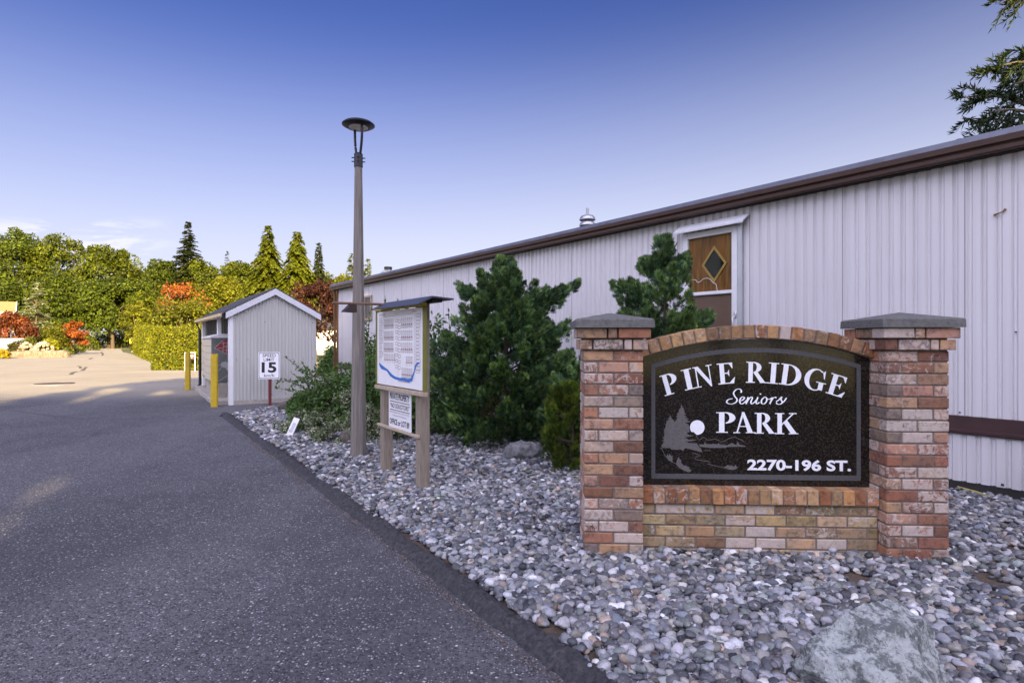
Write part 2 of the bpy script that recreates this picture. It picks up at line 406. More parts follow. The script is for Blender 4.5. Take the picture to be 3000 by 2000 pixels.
def pebble_mat():
    m = bpy.data.materials.new('river_pebbles'); m.use_nodes = True; nt = m.node_tree; p = nt.nodes['Principled BSDF']
    a = nt.nodes.new('ShaderNodeAttribute'); a.attribute_name = 'col'
    vec = coord(nt, 'Object')
    n1 = noise(nt, vec, 55, 5, .7, .6); n2 = noise(nt, vec, 190, 3, .7)
    v = nt.nodes.new('ShaderNodeVectorMath'); v.operation = 'SCALE'; nt.links.new(a.outputs['Color'], v.inputs[0])
    nt.links.new(mapr(nt, n1, .3, .7, .72, 1.3, False), v.inputs['Scale'])
    c = mixc(nt, mapr(nt, n2, .6, .72, 0, .45), v.outputs[0], (.05, .05, .052))
    c = mixc(nt, mth(nt, 'MULTIPLY', mapr(nt, n1, .58, .66), mth(nt, 'MULTIPLY', a.outputs['Alpha'], .7)), c, (.50, .50, .51))
    nt.links.new(c, p.inputs['Base Color']); p.inputs['Roughness'].default_value = .62
    return m
PEBBLE = pebble_mat()

def glass_mat(name, tint=(.92, .92, .88), low=.0):
    m = bpy.data.materials.new(name); m.use_nodes = True; nt = m.node_tree
    nt.nodes.remove(nt.nodes['Principled BSDF'])
    t = nt.nodes.new('ShaderNodeBsdfTransparent'); t.inputs[0].default_value = (*tint, 1)
    g = nt.nodes.new('ShaderNodeBsdfGlossy'); g.inputs['Roughness'].default_value = .03
    fr = nt.nodes.new('ShaderNodeFresnel'); fr.inputs[0].default_value = 1.16
    mx = nt.nodes.new('ShaderNodeMixShader'); nt.links.new(mth(nt, 'ADD', fr.outputs[0], low), mx.inputs[0])
    nt.links.new(t.outputs[0], mx.inputs[1]); nt.links.new(g.outputs[0], mx.inputs[2])
    nt.links.new(mx.outputs[0], nt.nodes['Material Output'].inputs[0]); return m
GLASS = glass_mat('clear_glass')
DARKGLASS = mat('dark_window_glass', (.012, .014, .012), .06, vary=.1)

# ------------------------------------------------------------------ lettering helpers
def font_mesh(s, bold=0.0):
    cu = bpy.data.curves.new('lettering_source', 'FONT'); cu.body = s; cu.size = 1.0; cu.offset = bold; cu.resolution_u = 4
    o = bpy.data.objects.new('lettering_source', cu); COL.objects.link(o)
    dg = bpy.context.evaluated_depsgraph_get(); me = bpy.data.meshes.new_from_object(o.evaluated_get(dg))
    v = np.array([x.co[:2] for x in me.vertices]); f = [tuple(p.vertices) for p in me.polygons]
    bpy.data.objects.remove(o); bpy.data.curves.remove(cu); bpy.data.meshes.remove(me)
    v = (v-v.min(0))/(v.max(0)-v.min(0)); return v, f

def put_text(mb, s, x0, x1, z0, z1, y, m=0, bold=0.0, shear=0.0, slope=0.0):
    """text filling the box x0..x1, z0..z1 of the plane y (x0 > x1 for walls read from +y)"""
    v, f = font_mesh(s, bold)
    pts = [(x0+(x1-x0)*(a+shear*b), y, z0+(z1-z0)*b+slope*a) for a, b in v]
    mb.add(pts, f, m)
# ------------------------------------------------------------------ the brick entrance sign
SG = Frame(1.6525, 3.731, R(-2.7))
rng = random.Random(7)
PILLAR_PAL = [(.32, .17, .12), (.40, .26, .205), (.27, .125, .085), (.34, .28, .255), (.40, .265, .175), (.36, .215, .165), (.30, .155, .105)]
WALL_PAL = [(.46, .35, .20), (.42, .33, .19), (.45, .32, .22), (.38, .24, .15), (.46, .34, .21), (.38, .30, .20)]
ARCH_PAL = [(.42, .23, .11), (.34, .15, .07), (.46, .29, .155), (.38, .20, .10), (.42, .265, .155)]
def bcol(pal, heavy):
    c = rng.choice(pal); j = rng.choice((.66, .82, 1.0, 1.12, 1.25))*rng.uniform(.94, 1.06)
    if pal is PILLAR_PAL: c = (c[0]*.88, c[1]*.84, c[2]*.79)
    else: c = (c[0]*.83, c[1]*.82, c[2]*.75)
    w = rng.uniform(.60, .95) if rng.random() < heavy*.8 else rng.uniform(.1, .62)
    return (c[0]*j*rng.uniform(.96, 1.04), c[1]*j, c[2]*j*rng.uniform(.95, 1.05), w)

def brick(mb, x0, x1, y0, y1, z0, z1, pal, heavy, M=None):
    j = lambda s: rng.uniform(-s, s)
    mb.box(x0+j(.0015), x1+j(.0015), y0+j(.002), y1+j(.002), z0+j(.001), z1+j(.001), rng.uniform(.003, .006), 0, bcol(pal, heavy), M)

def split(x0, x1, parts):
    """bricks of the given lengths between x0 and x1 with 10 mm joints"""
    tot = sum(parts)+.01*(len(parts)-1); k = (x1-x0)/tot; out = []; x = x0
    for p in parts: out.append((x, x+p*k)); x += (p+.01)*k
    return out

def pillar(root, xc):
    mb = MB(); top = 1.521; P = .0755
    for i in range(22):
        z1 = top-.004-i*P; z0 = z1-.0655
        e = .044 if i == 0 else .027 if i == 1 else 0
        x0, x1, y0, y1 = xc-.195-e, xc+.195+e, -e, .39+e
        d = .09+e
        if i % 2 == 0 or e:
            row = [.19, .19] if not e else ([.17, .05, .19] if i == 0 else [.08, .2, .05, .10])
            for a, b in split(x0, x1, row):
                brick(mb, a, b, y0, y0+d, z0, z1, PILLAR_PAL, .4); brick(mb, a, b, y1-d, y1, z0, z1, PILLAR_PAL, .4)
            for a, b in split(y0+d+.01, y1-d-.01, [.19]):
                brick(mb, x0, x0+d, a, b, z0, z1, PILLAR_PAL, .6); brick(mb, x1-d, x1, a, b, z0, z1, PILLAR_PAL, .6)
        else:
            for a, b in split(y0, y1, [.19, .19]):
                brick(mb, x0, x0+d, a, b, z0, z1, PILLAR_PAL, .5); brick(mb, x1-d, x1, a, b, z0, z1, PILLAR_PAL, .5)
            for a, b in split(x0+d+.01, x1-d-.01, [.19]):
                brick(mb, a, b, y0, y0+d, z0, z1, PILLAR_PAL, .5); brick(mb, a, b, y1-d, y1, z0, z1, PILLAR_PAL, .5)
    mb.box(xc-.188, xc+.188, .007, .383, -.14, top-.002, 0, 1)
    mb.build('pillar', [BRICK, MORTAR], root)
    h = .258; cb = MB(); y = .195
    ring = lambda r, z: [(xc-r, y-r, z), (xc+r, y-r, z), (xc+r, y+r, z), (xc-r, y+r, z)]
    vs = ring(h, 1.521)+ring(h-.002, 1.573)+ring(h-.012, 1.580)+[(xc, y, 1.628)]
    fs = [(3, 2, 1, 0)]+[(a+k, a+(k+1) % 4, a+4+(k+1) % 4, a+4+k) for a in (0, 4) for k in range(4)]+[(8+k, 8+(k+1) % 4, 12) for k in range(4)]
    cb.add(vs, fs); cb.build('pillar_cap', CONCRETE, root)

sign = thing('entrance_sign', 'brick entrance monument with two capped pillars and black arched granite panel', 'entrance sign', SG.o, SG.rz)
pillar(sign, -.9785); pillar(sign, .9785)
XI = .7835
mb = MB()
for i in range(6):
    z1 = .332-i*.0755; z0 = z1-.0655
    cuts = [.09 if i % 2 == 0 else .16]+[.19]*7
    x = -XI+.002
    for L in cuts+[.4]:
        if x > XI-.02: break
        brick(mb, x, min(x+L, XI-.002), .095, .185, z0, z1, WALL_PAL, .35)
        brick(mb, x, min(x+L, XI-.002), .255, .345, z0, z1, WALL_PAL, .35); x += L+.01
mb.box(-XI+.001, XI-.001, .101, .339, -.14, .334, 0, 1)
mb.build('brick_base', [BRICK, MORTAR], sign)
mb = MB(); n = 20
for k in range(n):
    x = -XI+.003+k*(2*XI-.006)/n
    M = Matrix.Translation((0, .075, .34)) @ Matrix.Rotation(R(-1.5), 4, 'X') @ Matrix.Translation((0, -.075, -.34))
    dz = rng.uniform(-.002, .003)
    brick(mb, x+.004, x+(2*XI-.006)/n-.004, .070+rng.uniform(-.003, .003), .19, .339, .438+dz, ARCH_PAL, .12, M)
mb.box(-XI+.001, XI-.001, .078, .30, .335, .434, 0, 1)
mb.build('coping', [BRICK, MORTAR], sign)
RI = 2.305; ZC = 1.450-RI; HA = math.asin(XI/RI)
mb = MB()
for k in range(20):
    a = -HA+(k+.5)*2*HA/20
    M = Matrix.Translation((0, 0, ZC)) @ Matrix.Rotation(a, 4, 'Y')
    w = RI*2*HA/20/2-.004
    brick(mb, -w, w, .150+rng.uniform(-.003, .003), .345, RI+.002, RI+.094+rng.uniform(-.002, .002), ARCH_PAL, .12, M)
pts = [(RI*math.sin(t), ZC+RI*math.cos(t)) for t in np.linspace(-HA*.995, HA*.995, 25)]
pto = [((RI+.085)*math.sin(t), ZC+(RI+.085)*math.cos(t)) for t in np.linspace(HA*.955, -HA*.955, 25)]
mb.prism(pts+pto, 1, .160, .338, 1)
mb.build('arch', [BRICK, MORTAR], sign)
mb = MB()
arc_pts = [((RI-.002)*math.sin(t), ZC+(RI-.002)*math.cos(t)) for t in np.linspace(-HA*.999, HA*.999, 33)]
mb.prism([(-XI+.002, .436)]+arc_pts+[(XI-.002, .436)], 1, .195, .225)
panel = mb.build('granite_panel', GRANITE, sign)
mb = MB()
arc2 = [((RI-.008)*math.sin(t), ZC+(RI-.008)*math.cos(t)) for t in np.linspace(-HA*.99, HA*.99, 25)]
mb.prism([(-XI+.01, .436)]+arc2+[(XI-.01, .436)], 1, .227, .335)
mb.build('backing_wall', MORTAR, sign)

PF = .1935                                    # plane of the lettering, just proud of the polished face
def g7(zx, zy, p=PF): return SG.px(1660+zx/1.9125, 880+zy/1.9125, p)
def gt(zx, zy, p=PF): return SG.px(1880+zx/3.7935, 1030+zy/3.7935, p)
def ge(zx, zy, p=PF): return SG.px(1920+zx/7.1286, 1180+zy/7.1286, p)
# etched border, one band with an arched top
mb = MB()
L0, _ = g7(475, 700); L1, _ = g7(497, 700); R1_, _ = g7(1625, 700); R0, _ = g7(1649, 700)
_, B0 = g7(1050, 1003); _, B1 = g7(1050, 974); _, T0 = g7(1055, 265); _, T1 = g7(1055, 290)
def arcband(x, ztop):
    cx = (L0+R0)/2; r = 2.23; return ztop-r+math.sqrt(r*r-(x-cx)**2)
xs = np.linspace(L0, R0, 25)
outer = [(x, arcband(x, T0)) for x in xs]; xi = np.linspace(L1, R1_, 25); inner = [(x, arcband(x, T1)) for x in xi]
vs = [(x, PF, z) for x, z in outer]+[(x, PF, z) for x, z in inner]
mb.add(vs, [(i, i+1, 26+i, 25+i) for i in range(24)])
mb.poly([(L0, PF, B0), (L1, PF, B1), (L1, PF, inner[0][1]), (L0, PF, outer[0][1])])
mb.poly([(R0, PF, B0), (R1_, PF, B1), (R1_, PF, inner[-1][1]), (R0, PF, outer[-1][1])])
mb.poly([(L0, PF, B0), (R0, PF, B0), (R1_, PF, B1), (L1, PF, B1)])
mb.build('etched_border', ETCHLINE, panel)

def arcp(cx, cy, rx, ry, a0, a1, n=14):
    return [(cx+rx*math.cos(R(a0+(a1-a0)*i/n)), cy+ry*math.sin(R(a0+(a1-a0)*i/n))) for i in range(n+1)]
def rc(x0, y0, x1, y1): return [(x0, y0), (x1, y0), (x1, y1), (x0, y1)]
GL = {
 'I': [rc(.12, 0, .34, 1), rc(0, .955, .46, 1), rc(0, 0, .46, .045)],
 'P': [rc(.11, 0, .32, 1), rc(0, .955, .38, 1), rc(0, 0, .45, .045), arcp(.36, .725, .38, .275, 90, -90)+arcp(.36, .725, .15, .225, -90, 90)],
 'N': [rc(.12, 0, .185, .93), rc(0, 0, .32, .045), rc(0, .955, .2, 1), [(.02, 1), (.29, 1), (.86, .16), (.86, -.03), (.80, -.03), (.12, .93)], rc(.80, 0, .86, 1), rc(.68, .955, 1.0, 1)],
 'E': [rc(.11, 0, .32, 1), rc(0, .95, .70, 1), [(.54, .95), (.70, .95), (.70, .72), (.675, .72)], rc(.32, .485, .52, .535), [(.43, .51), (.53, .68), (.53, .34)], rc(0, 0, .72, .05), [(.52, .05), (.72, .05), (.78, .29), (.755, .29)]],
 'R': [rc(.11, 0, .32, 1), rc(0, .955, .38, 1), rc(0, 0, .43, .045), arcp(.36, .74, .36, .26, 90, -90)+arcp(.36, .74, .14, .21, -90, 90), [(.34, .50), (.54, .52), (.93, .0), (.68, .0)], rc(.66, 0, 1.02, .04)],
 'D': [rc(.11, 0, .32, 1), rc(0, .955, .36, 1), rc(0, 0, .36, .045), arcp(.34, .5, .56, .5, 90, -90, 20)+arcp(.34, .5, .33, .452, -90, 90, 20)],
 'G': [arcp(.48, .5, .48, .525, 52, 318, 26)+arcp(.52, .5, .30, .475, 316, 54, 26), [(.76, .90), (.86, 1.01), (.885, .60), (.85, .60)], rc(.66, .05, .87, .42), rc(.54, .385, .99, .425)],
 'A': [[(.42, .99), (.49, .86), (.205, .0), (.14, .0)], [(.40, 1.02), (.53, 1.02), (.95, 0), (.70, 0)], rc(.26, .30, .80, .345), rc(0, 0, .33, .042), rc(.60, 0, 1.06, .042)],
 'K': [rc(.11, 0, .32, 1), rc(0, .955, .43, 1), rc(0, 0, .43, .045), [(.31, .40), (.31, .49), (.80, .97), (.88, .97)], rc(.64, .955, 1.0, 1), [(.40, .52), (.56, .66), (1.02, 0), (.75, 0)], rc(.63, 0, 1.08, .045)],
}
def glyph(mb, ch, fn):
    ps = GL[ch]; w = max(x for p in ps for x, _ in p)
    for i, p in enumerate(ps):
        pts = [fn(x/w, y) for x, y in p]
        mb.poly([(u, PF-.0001*i, z) for u, z in pts])
mb = MB(); RR = 3110.0; CX, CY = 1215, 345+RR; H = 232
for ch, xm, w in (('P', 345, 180), ('I', 540, 118), ('N', 706, 216), ('E', 948, 192), ('R', 1278, 240), ('I', 1455, 116), ('D', 1640, 238), ('G', 1908, 250), ('E', 2140, 205)):
    th = math.asin((xm-CX)/RR)
    def fn(x, y, th=th, w=w):
        lx = (x-.5)*w; r = RR+y*H
        return gt(CX+r*math.sin(th)+lx*math.cos(th), CY-r*math.cos(th)+lx*math.sin(th))
    glyph(mb, ch, fn)
    if ch == 'E' and xm < 1000: mb.build('heading', LETTER, panel, recalc=False); mb = MB()
mb.build('heading', LETTER, panel, recalc=False); mb = MB()
for ch, x0, x1, y0, y1 in (('P', 838, 946, 740, 625), ('A', 934, 1058, 742, 627), ('R', 1054, 1176, 745, 629), ('K', 1168, 1299, 748, 630)):
    glyph(mb, ch, lambda x, y: g7(x0+(x1-x0)*x, y0+(y1-y0)*y))
mb.build('park_word', LETTER, panel, recalc=False); mb = MB()
# the script word, drawn as pen strokes
def catmull(P, n=7):
    P = [np.array(p, float) for p in P]; P = [2*P[0]-P[1]]+P+[2*P[-1]-P[-2]]; out = []
    for i in range(1, len(P)-2):
        for t in np.linspace(0, 1, n, endpoint=False):
            a, b, c, d = P[i-1:i+3]
            out.append(.5*((2*b)+(-a+c)*t+(2*a-5*b+4*c-d)*t*t+(-a+3*b-3*c+d)*t**3))
    out.append(P[-2]); return out
def stroke(mb, P, w, fn, y=PF, curve=True, pen=None):
    Q = catmull(P) if curve else [np.array(p, float) for p in P]; vs = []
    for i, q in enumerate(Q):
        d = Q[min(i+1, len(Q)-1)]-Q[max(i-1, 0)]; d = d/(np.linalg.norm(d)+1e-9); nrm = np.array((-d[1], d[0]))
        ww = w
        if pen: ww = w*(.45+.75*abs(d[1])**1.5) if pen == 1 else w
        for s in (-.5, .5): u, z = fn(*(q+nrm*ww*s)); vs.append((u, y, z))
    mb.add(vs, [(2*i, 2*i+1, 2*i+3, 2*i+2) for i in range(len(Q)-1)])
SCR = [[(1104, 455), (1106, 428), (1082, 413), (1046, 424), (1022, 458), (1036, 496), (1060, 528), (1048, 560), (1010, 578), (966, 576), (944, 556), (966, 530), (1010, 520)],
 [(1088, 548), (1122, 536), (1142, 512), (1122, 501), (1098, 520), (1090, 556), (1110, 579), (1142, 564), (1168, 538)],
 [(1184, 504), (1172, 542), (1160, 580)], [(1164, 566), (1188, 528), (1216, 503), (1230, 514), (1214, 558), (1224, 579), (1254, 560), (1276, 534)],
 [(1292, 504), (1272, 558), (1282, 579), (1310, 560)], [(1322, 464), (1318, 474)],
 [(1366, 503), (1338, 528), (1330, 564), (1350, 581), (1380, 562), (1392, 526), (1376, 503), (1362, 504)], [(1388, 520), (1416, 528), (1446, 512)],
 [(1452, 506), (1440, 540), (1424, 580)], [(1430, 562), (1456, 520), (1484, 504), (1496, 514)],
 [(1492, 556), (1530, 530), (1556, 500), (1548, 530), (1562, 556), (1546, 580), (1512, 582), (1494, 566)], [(1546, 580), (1584, 548), (1610, 512)]]
for i, s in enumerate(SCR): stroke(mb, s, 15 if i != 5 else 16, gt, PF-.0001*(i % 7), True, 1)

mb.build('script_word', LETTER, panel, recalc=False); mb = MB()
(xa, za), (xb, zb) = g7(1012, 951), g7(1595, 895)
z1a = g7(1012, 888)[1]
v, f = font_mesh('2270-196 ST.', .035)
sl = g7(1595, 958)[1]-g7(1012, 951)[1]
mb.add([(xa+(xb-xa)*a, PF, za+(z1a-za)*b+sl*a) for a, b in v], f)
mb.build('street_address', LETTER, panel, recalc=False)
# etched lake scene
mb = MB()
def pe(P, y=PF): mb.poly([(u, y, z) for u, z in (ge(*p) for p in P)])
pe([(110, 938), (150, 908), (112, 890), (152, 862), (180, 802), (140, 796), (190, 746), (152, 740), (186, 690), (190, 622), (180, 560), (216, 500), (214, 452), (236, 410), (226, 386), (266, 350), (292, 330), (256, 320), (300, 296), (318, 255), (330, 300), (350, 330), (386, 360), (402, 402), (440, 350), (462, 300), (430, 290), (472, 242), (442, 234), (500, 172), (490, 150), (532, 90), (548, 15), (560, 80), (590, 110), (600, 138), (582, 150), (622, 170), (600, 200), (652, 240), (592, 247), (666, 290), (602, 302), (700, 330), (652, 352), (742, 395), (612, 410), (690, 440), (706, 500), (716, 600), (652, 628), (692, 662), (802, 682), (612, 722), (692, 762), (872, 766), (740, 796), (622, 800), (702, 830), (870, 842), (900, 900), (950, 950), (985, 1030), (870, 1000), (760, 972), (622, 940), (580, 995), (556, 995), (546, 970), (440, 976), (330, 970), (312, 942)])
pe([(905, 868), (1020, 862), (1035, 800), (1055, 852), (1150, 860), (1210, 848), (1300, 862), (1322, 830), (1346, 862), (1500, 882), (1560, 850), (1600, 832), (1690, 880), (1720, 800), (1760, 870), (1885, 895), (1885, 912), (1492, 916), (1480, 936), (1150, 936), (935, 912)])
pe([(1430, 1345), (1520, 1290), (1560, 1312), (1590, 1300), (1640, 1330), (1682, 1280), (1690, 1330), (1738, 1345), (1690, 1376), (1620, 1396), (1520, 1386)])
pe([(200, 1082), (240, 1122), (246, 1060), (270, 1102), (300, 1055), (330, 1112), (362, 1090), (355, 1226), (280, 1186)])
pe([(438, 1262), (450, 1200), (486, 1120), (510, 1180), (546, 1190), (540, 1250), (600, 1310), (642, 1300), (652, 1322), (720, 1340), (692, 1366), (746, 1400), (740, 1432), (690, 1440), (600, 1412), (480, 1342)])
for P, w in (([(850, 668), (885, 740), (920, 776), (960, 745), (1010, 710), (1050, 740), (1090, 772), (1150, 770), (1250, 752), (1310, 776), (1375, 812), (1450, 790), (1550, 736), (1660, 710), (1720, 740), (1790, 770), (1852, 812)], 11),
             ([(770, 1040), (850, 1060), (945, 1086), (822, 1142), (832, 1172), (900, 1190), (1000, 1202), (1090, 1216), (1152, 1236), (1080, 1266), (1200, 1300), (1330, 1326), (1450, 1360)], 12),
             ([(110, 940), (150, 982), (200, 1090), (280, 1190), (350, 1226), (440, 1272), (490, 1344)], 12), ([(1010, 990), (1160, 993)], 10)):
    stroke(mb, P, w, ge, PF-.0002, False)
mb.build('etched_scene', ETCH, panel, recalc=False)
mb = MB()
mp = [(875+152*math.cos(t), 510-152*math.sin(t)) for t in np.linspace(R(-95), R(212), 36)]+[(742, 598), (800, 605), (838, 640)]
mb.poly([(u, PF-.0005, z) for u, z in (ge(*p) for p in mp)])
mb.build('moon', LETTER, panel, recalc=False)
# ------------------------------------------------------------------ the white manufactured home along the gravel
HF = Frame(4.5, 5.0, math.atan2(.8003, -.5996))
HX0, HX1 = -4.2, 16.95
house = thing('manufactured_home', 'long white ribbed metal sided home with brown gutter behind the gravel bed', 'house', HF.o, HF.rz)

def ribbed(x0, x1, z0, z1, per, d, y=0.0, phase=0.0, mat=0):
    """vertical ribbed sheet facing +y as one strip of quads"""
    prof = [(0, 0), (.46, 0), (.56, -d), (.68, -d), (.76, -.25*d), (.84, -d*.9), (.92, 0)]
    xs = []; k = math.floor((x0-phase)/per)
    while phase+k*per < x1:
        for a, b in prof:
            x = phase+(k+a)*per
            if x0 < x < x1: xs.append((x, y+b))
        k += 1
    xs = [(x0, xs[0][1])]+xs+[(x1, xs[-1][1])]
    n = len(xs); vs = [(x, b, z0) for x, b in xs]+[(x, b, z1) for x, b in xs]
    return vs, [(i, i+1, n+i+1, n+i) for i in range(n-1)]
ZS0, ZS1 = .733, 3.117
PH = .42
SCREW = mat('rusty_screw', (.05, .035, .03), .7)
SEAM = mat('panel_seam', (.10, .10, .12), .8)
mb = MB()
mb.add(*ribbed(HX0, HX1, ZS0, ZS1, .108, .016, 0, PH), 0)
k = math.ceil((HX0-PH)/1.08)
rng = random.Random(3)
while PH+k*1.08 < HX1:
    x = PH+k*1.08
    mb.box(x-.0022, x+.0022, -.008, .0025, ZS0, ZS1, 0, 2)
    for j in range(3):
        for z in (ZS0+.028, 1.52+rng.uniform(-.01, .01)):
            xx = x+.05+j*.324+rng.uniform(-.02, .02)
            if rng.random() < .85: mb.box(xx-.007, xx+.007, 0, .005, z-.007, z+.007, 0, 1)
    k += 1
mb.build('siding', [SIDING, SCREW, SEAM], house)
mb = MB(); mb.add(*ribbed(HX0, HX1,   .118, .57, .108, .017, .012, PH+.04), 0)
k = 0
while HX0+.1+k*.43 < HX1:
    xx = HX0+.1+k*.43+rng.uniform(-.06, .06); mb.box(xx-.010, xx+.010,   .012, .022, .135, .155, 0, 1); k += 1
mb.build('skirting', [SIDING, SCREW], house)
mb = MB()
mb.prism([(-.02, .565), (.035, .565), (.05, .58), (.05, .60), (.03, .612), (.025, .731), (-.02, .731)], 0, HX0, HX1)
mb.build('belt_board', BELT, house)
MB().box(HX0, HX1, -.06, .004, -.12, .122).build('base_board', DARKWOOD, house)
mb = MB()
mb.prism([(.09, 3.112), (.15, 3.104), (.168, 3.118), (.172, 3.150), (.158, 3.160), (.162, 3.170), (.190, 3.180), (.196, 3.228), (.184, 3.236), (.09, 3.236)], 0, HX0-.1, HX1+.38)
mb.build('gutter', BROWN, house)
MB().box(HX0-.1, HX1+.36, -.02, .088, 3.106, 3.24).build('soffit', SOFFIT, house)
mb = MB()
mb.prism([(.150, 3.240), (.168, 3.240), (.135, 3.300), (.115, 3.300)], 0, HX0-.1, HX1+.36)
for i, x in enumerate(np.arange(HX0+.6, HX1, 3.05)):       # lapped joints of the edge metal
    mb.box(x-.04, x+.04, .13, .166, 3.244, 3.262, .002)
mb.build('roof_edge', ROOFEDGE, house)
mb = MB(); RS = .14
mb.prism([(.10, 3.285), (-2.15, 3.285+2.25*RS), (-4.4, 3.285), (-4.4, 3.20), (.10, 3.20)], 0, HX0-.1, HX1+.34)
mb.build('roof', SHINGLE, house)
mb = MB(); mb.box(HX0, HX1-.02, -4.3, -.02, -.1, 3.19); mb.build('wall', WHITE, house)
mb = MB(); mb.box(HX1, HX1+.10, -.06, .03, .05, 3.10, .006); mb.box(HX1+.13, HX1+.20, .03, .10, .05, 3.10, .01)
mb.build('corner_board', mat('rust_brown_board', (.17, .085, .035), .7, vary=.2), house)
# door with storm glass, awning
y0 = .03
xr = HF.px(2162, 800, y0)[0]; xl = HF.px(2004, 800, y0)[0]; ztop = HF.px(2162, 660, y0)[1]
door = bpy.data.objects.new('door', None); COL.objects.link(door); door.parent = house
mb = MB(); fw = .075
zb = .76
mb.box(xr, xr+fw, -.01, .055, zb, ztop, .004); mb.box(xl-fw, xl, -.01, .055, zb, ztop, .004)
mb.box(xr+fw, xl-fw, -.01, .053, ztop-fw, ztop, .004); mb.box(xr+fw, xl-fw, -.01, .053, zb, zb+.12, .004)
zm = HF.px(2149, 853, y0)[1]
mb.box(xr+fw, xl-fw, .0, .05, zm-.022, zm+.022, .004)
mb.build('frame', WHITE, door)
MB().box(xr-.065, xr-.002, -.01, .05, zb, ztop+.03, .004).build('jamb', ALU, door)
mb = MB(); mb.box(xr+fw-.01, xl-fw+.01, -.012, .005, zm, ztop-.02); mb.build('panel', DOORWOOD, door)
mb = MB(); mb.box(xr+fw-.01, xl-fw+.01, -.012, .006, zb+.1, zm); mb.build('lower_panel', CURTAIN, door)
mb = MB(); mb.box(xr+fw+.002, xl-fw-.002, .0265, .0275, zb+.1, ztop-fw); mb.build('glass', GLASS, door)
cx, cz = HF.px(2093, 774, .012); dx = (HF.px(2057, 774, .012)[0]-HF.px(2131, 774, .012)[0])/2; dz = .245
mb = MB(); P = [(cx-dx, cz), (cx, cz+dz), (cx+dx, cz), (cx, cz-dz)]; q = .80
for i in range(4):
    a, b = P[i], P[(i+1) % 4]
    A = (cx+(a[0]-cx)*q, cz+(a[1]-cz)*q); B = (cx+(b[0]-cx)*q, cz+(b[1]-cz)*q)
    mb.prism([a, b, B, A], 1, .004, .022)
mb.build('diamond_frame', mat('golden_frame', (.50, .33, .10), .5, vary=.2), door)
MB().prism([(cx+(a-cx)*q, cz+(b-cz)*q) for a, b in P], 1, .005, .009).build('diamond_pane', DARKGLASS, door)
mb = MB(); cr = [HF.px(1820+x_/3.92, 580+y_/3.92, .029) for x_, y_ in ((820, 940), (855, 938), (870, 960), (888, 970), (915, 955), (940, 930), (990, 920), (1020, 930), (1060, 975), (1090, 990), (1098, 1030), (1105, 1070))]
mb.tube([(x_, .029, z_) for x_, z_ in cr], .0035, 5); mb.build('crack', WHITE, door)
mb = MB(); hx, hz = HF.px(2154, 922, .06)
mb.box(hx-.018, hx+.018, .05, .075, hz-.04, hz+.04, .006); mb.tube([(hx, .07, hz-.02), (hx+.015, .10, hz-.05), (hx+.01, .10, hz-.14), (hx-.005, .075, hz-.19)], .011, 8)
mb.build('handle', ALU, door, True)
ax0 = HF.px(2190, 634, .06)[0]; ax1 = HF.px(1988, 668, .06)[0]; az1 = HF.px(2190, 626, .03)[1]
mb = MB(); mb.prism([(.02, az1), (.03, az1), (.17, az1-.10), (.17, az1-.125), (.165, az1-.125), (.155, az1-.105), (.02, az1-.02)], 0, ax0, ax1)
mb.build('awning', TRIM, house)
MB().box(xr-.05, xl+.03, .0, .05, ztop+.035, ztop+.10, .004).build('header_board', mat('stained_header', (.40, .27, .09), .8, vary=.3), house)
# small window near the far end
win = bpy.data.objects.new('window', None); COL.objects.link(win); win.parent = house
wx0 = HF.px(1088, 900, .03)[0]; wx1 = wx0+.95; wz1 = HF.px(1086, 864, .03)[1]; wz0 = HF.px(1086, 938, .03)[1]
mb = MB(); e = .06
mb.box(wx0, wx0+e, 0, .045, wz0, wz1, .004); mb.box(wx1-e, wx1, 0, .045, wz0, wz1, .004)
mb.box(wx0+e, wx1-e, 0, .043, wz1-e, wz1, .004); mb.box(wx0+e, wx1-e, 0, .043, wz0, wz0+e, .004)
mb.box((wx0+wx1)/2-.02, (wx0+wx1)/2+.02, 0, .035, wz0+e, wz1-e)
mb.build('frame', PALEWOOD, win)
MB().box(wx0+e, wx1-e, .005, .016, wz0+e, wz1-e).build('pane', DARKGLASS, win)
# flue with two hooded rings, and a small square vent further along
fx, fz = HF.px(1721, 660, -.9); fz0 = 3.285+1.0*RS-.03
mb = MB(); s = HF.px(1721, 612, -.9)[1]-fz
mb.lathe([(.075, fz0), (.075, fz+.10*s)], 20, (fx, -.9, 0)); mb.lathe([(.026, fz+.5*s), (.026, fz+1.05*s), (.0, fz+1.05*s)], 14, (fx, -.9, 0))
for zc in (-.02, .33): mb.lathe([(.075, fz+(zc+.02)*s), (.150, fz+(zc-.02)*s), (.152, fz+(zc+.02)*s), (.135, fz+(zc+.16)*s), (.105, fz+(zc+.25)*s), (.02, fz+(zc+.27)*s)], 24, (fx, -.9, 0))
mb.build('flue', GALV, house, True)
vx, vz = HF.px(1137, 803, -.7); vs_ = HF.px(1137, 782, -.7)[1]-vz
mb = MB(); mb.lathe([(.26, 3.35), (.26, vz+.1*vs_), (.11, vz+.60*vs_), (.11, vz+.66*vs_)], 4, (vx, -.7, 0)); mb.lathe([(.12, vz+.66*vs_), (.12, vz+vs_), (0, vz+vs_)], 12, (vx, -.7, 0), 1)
mb.build('roof_vent', [ALU, BLACK], house)
bx, bz = HF.px(2933, 620, .02)                             # a bent rusty bracket left on the siding
mb = MB(); mb.tube([(bx+.05, .012, bz-.022), (bx+.02, .02, bz-.012), (bx-.01, .02, bz-.004), (bx-.03, .012, bz+.02)], [.011, .006, .006, .011], 6)
mb.build('bracket', mat('rust', (.22, .12, .04), .9, vary=.4, vscale=60), house)

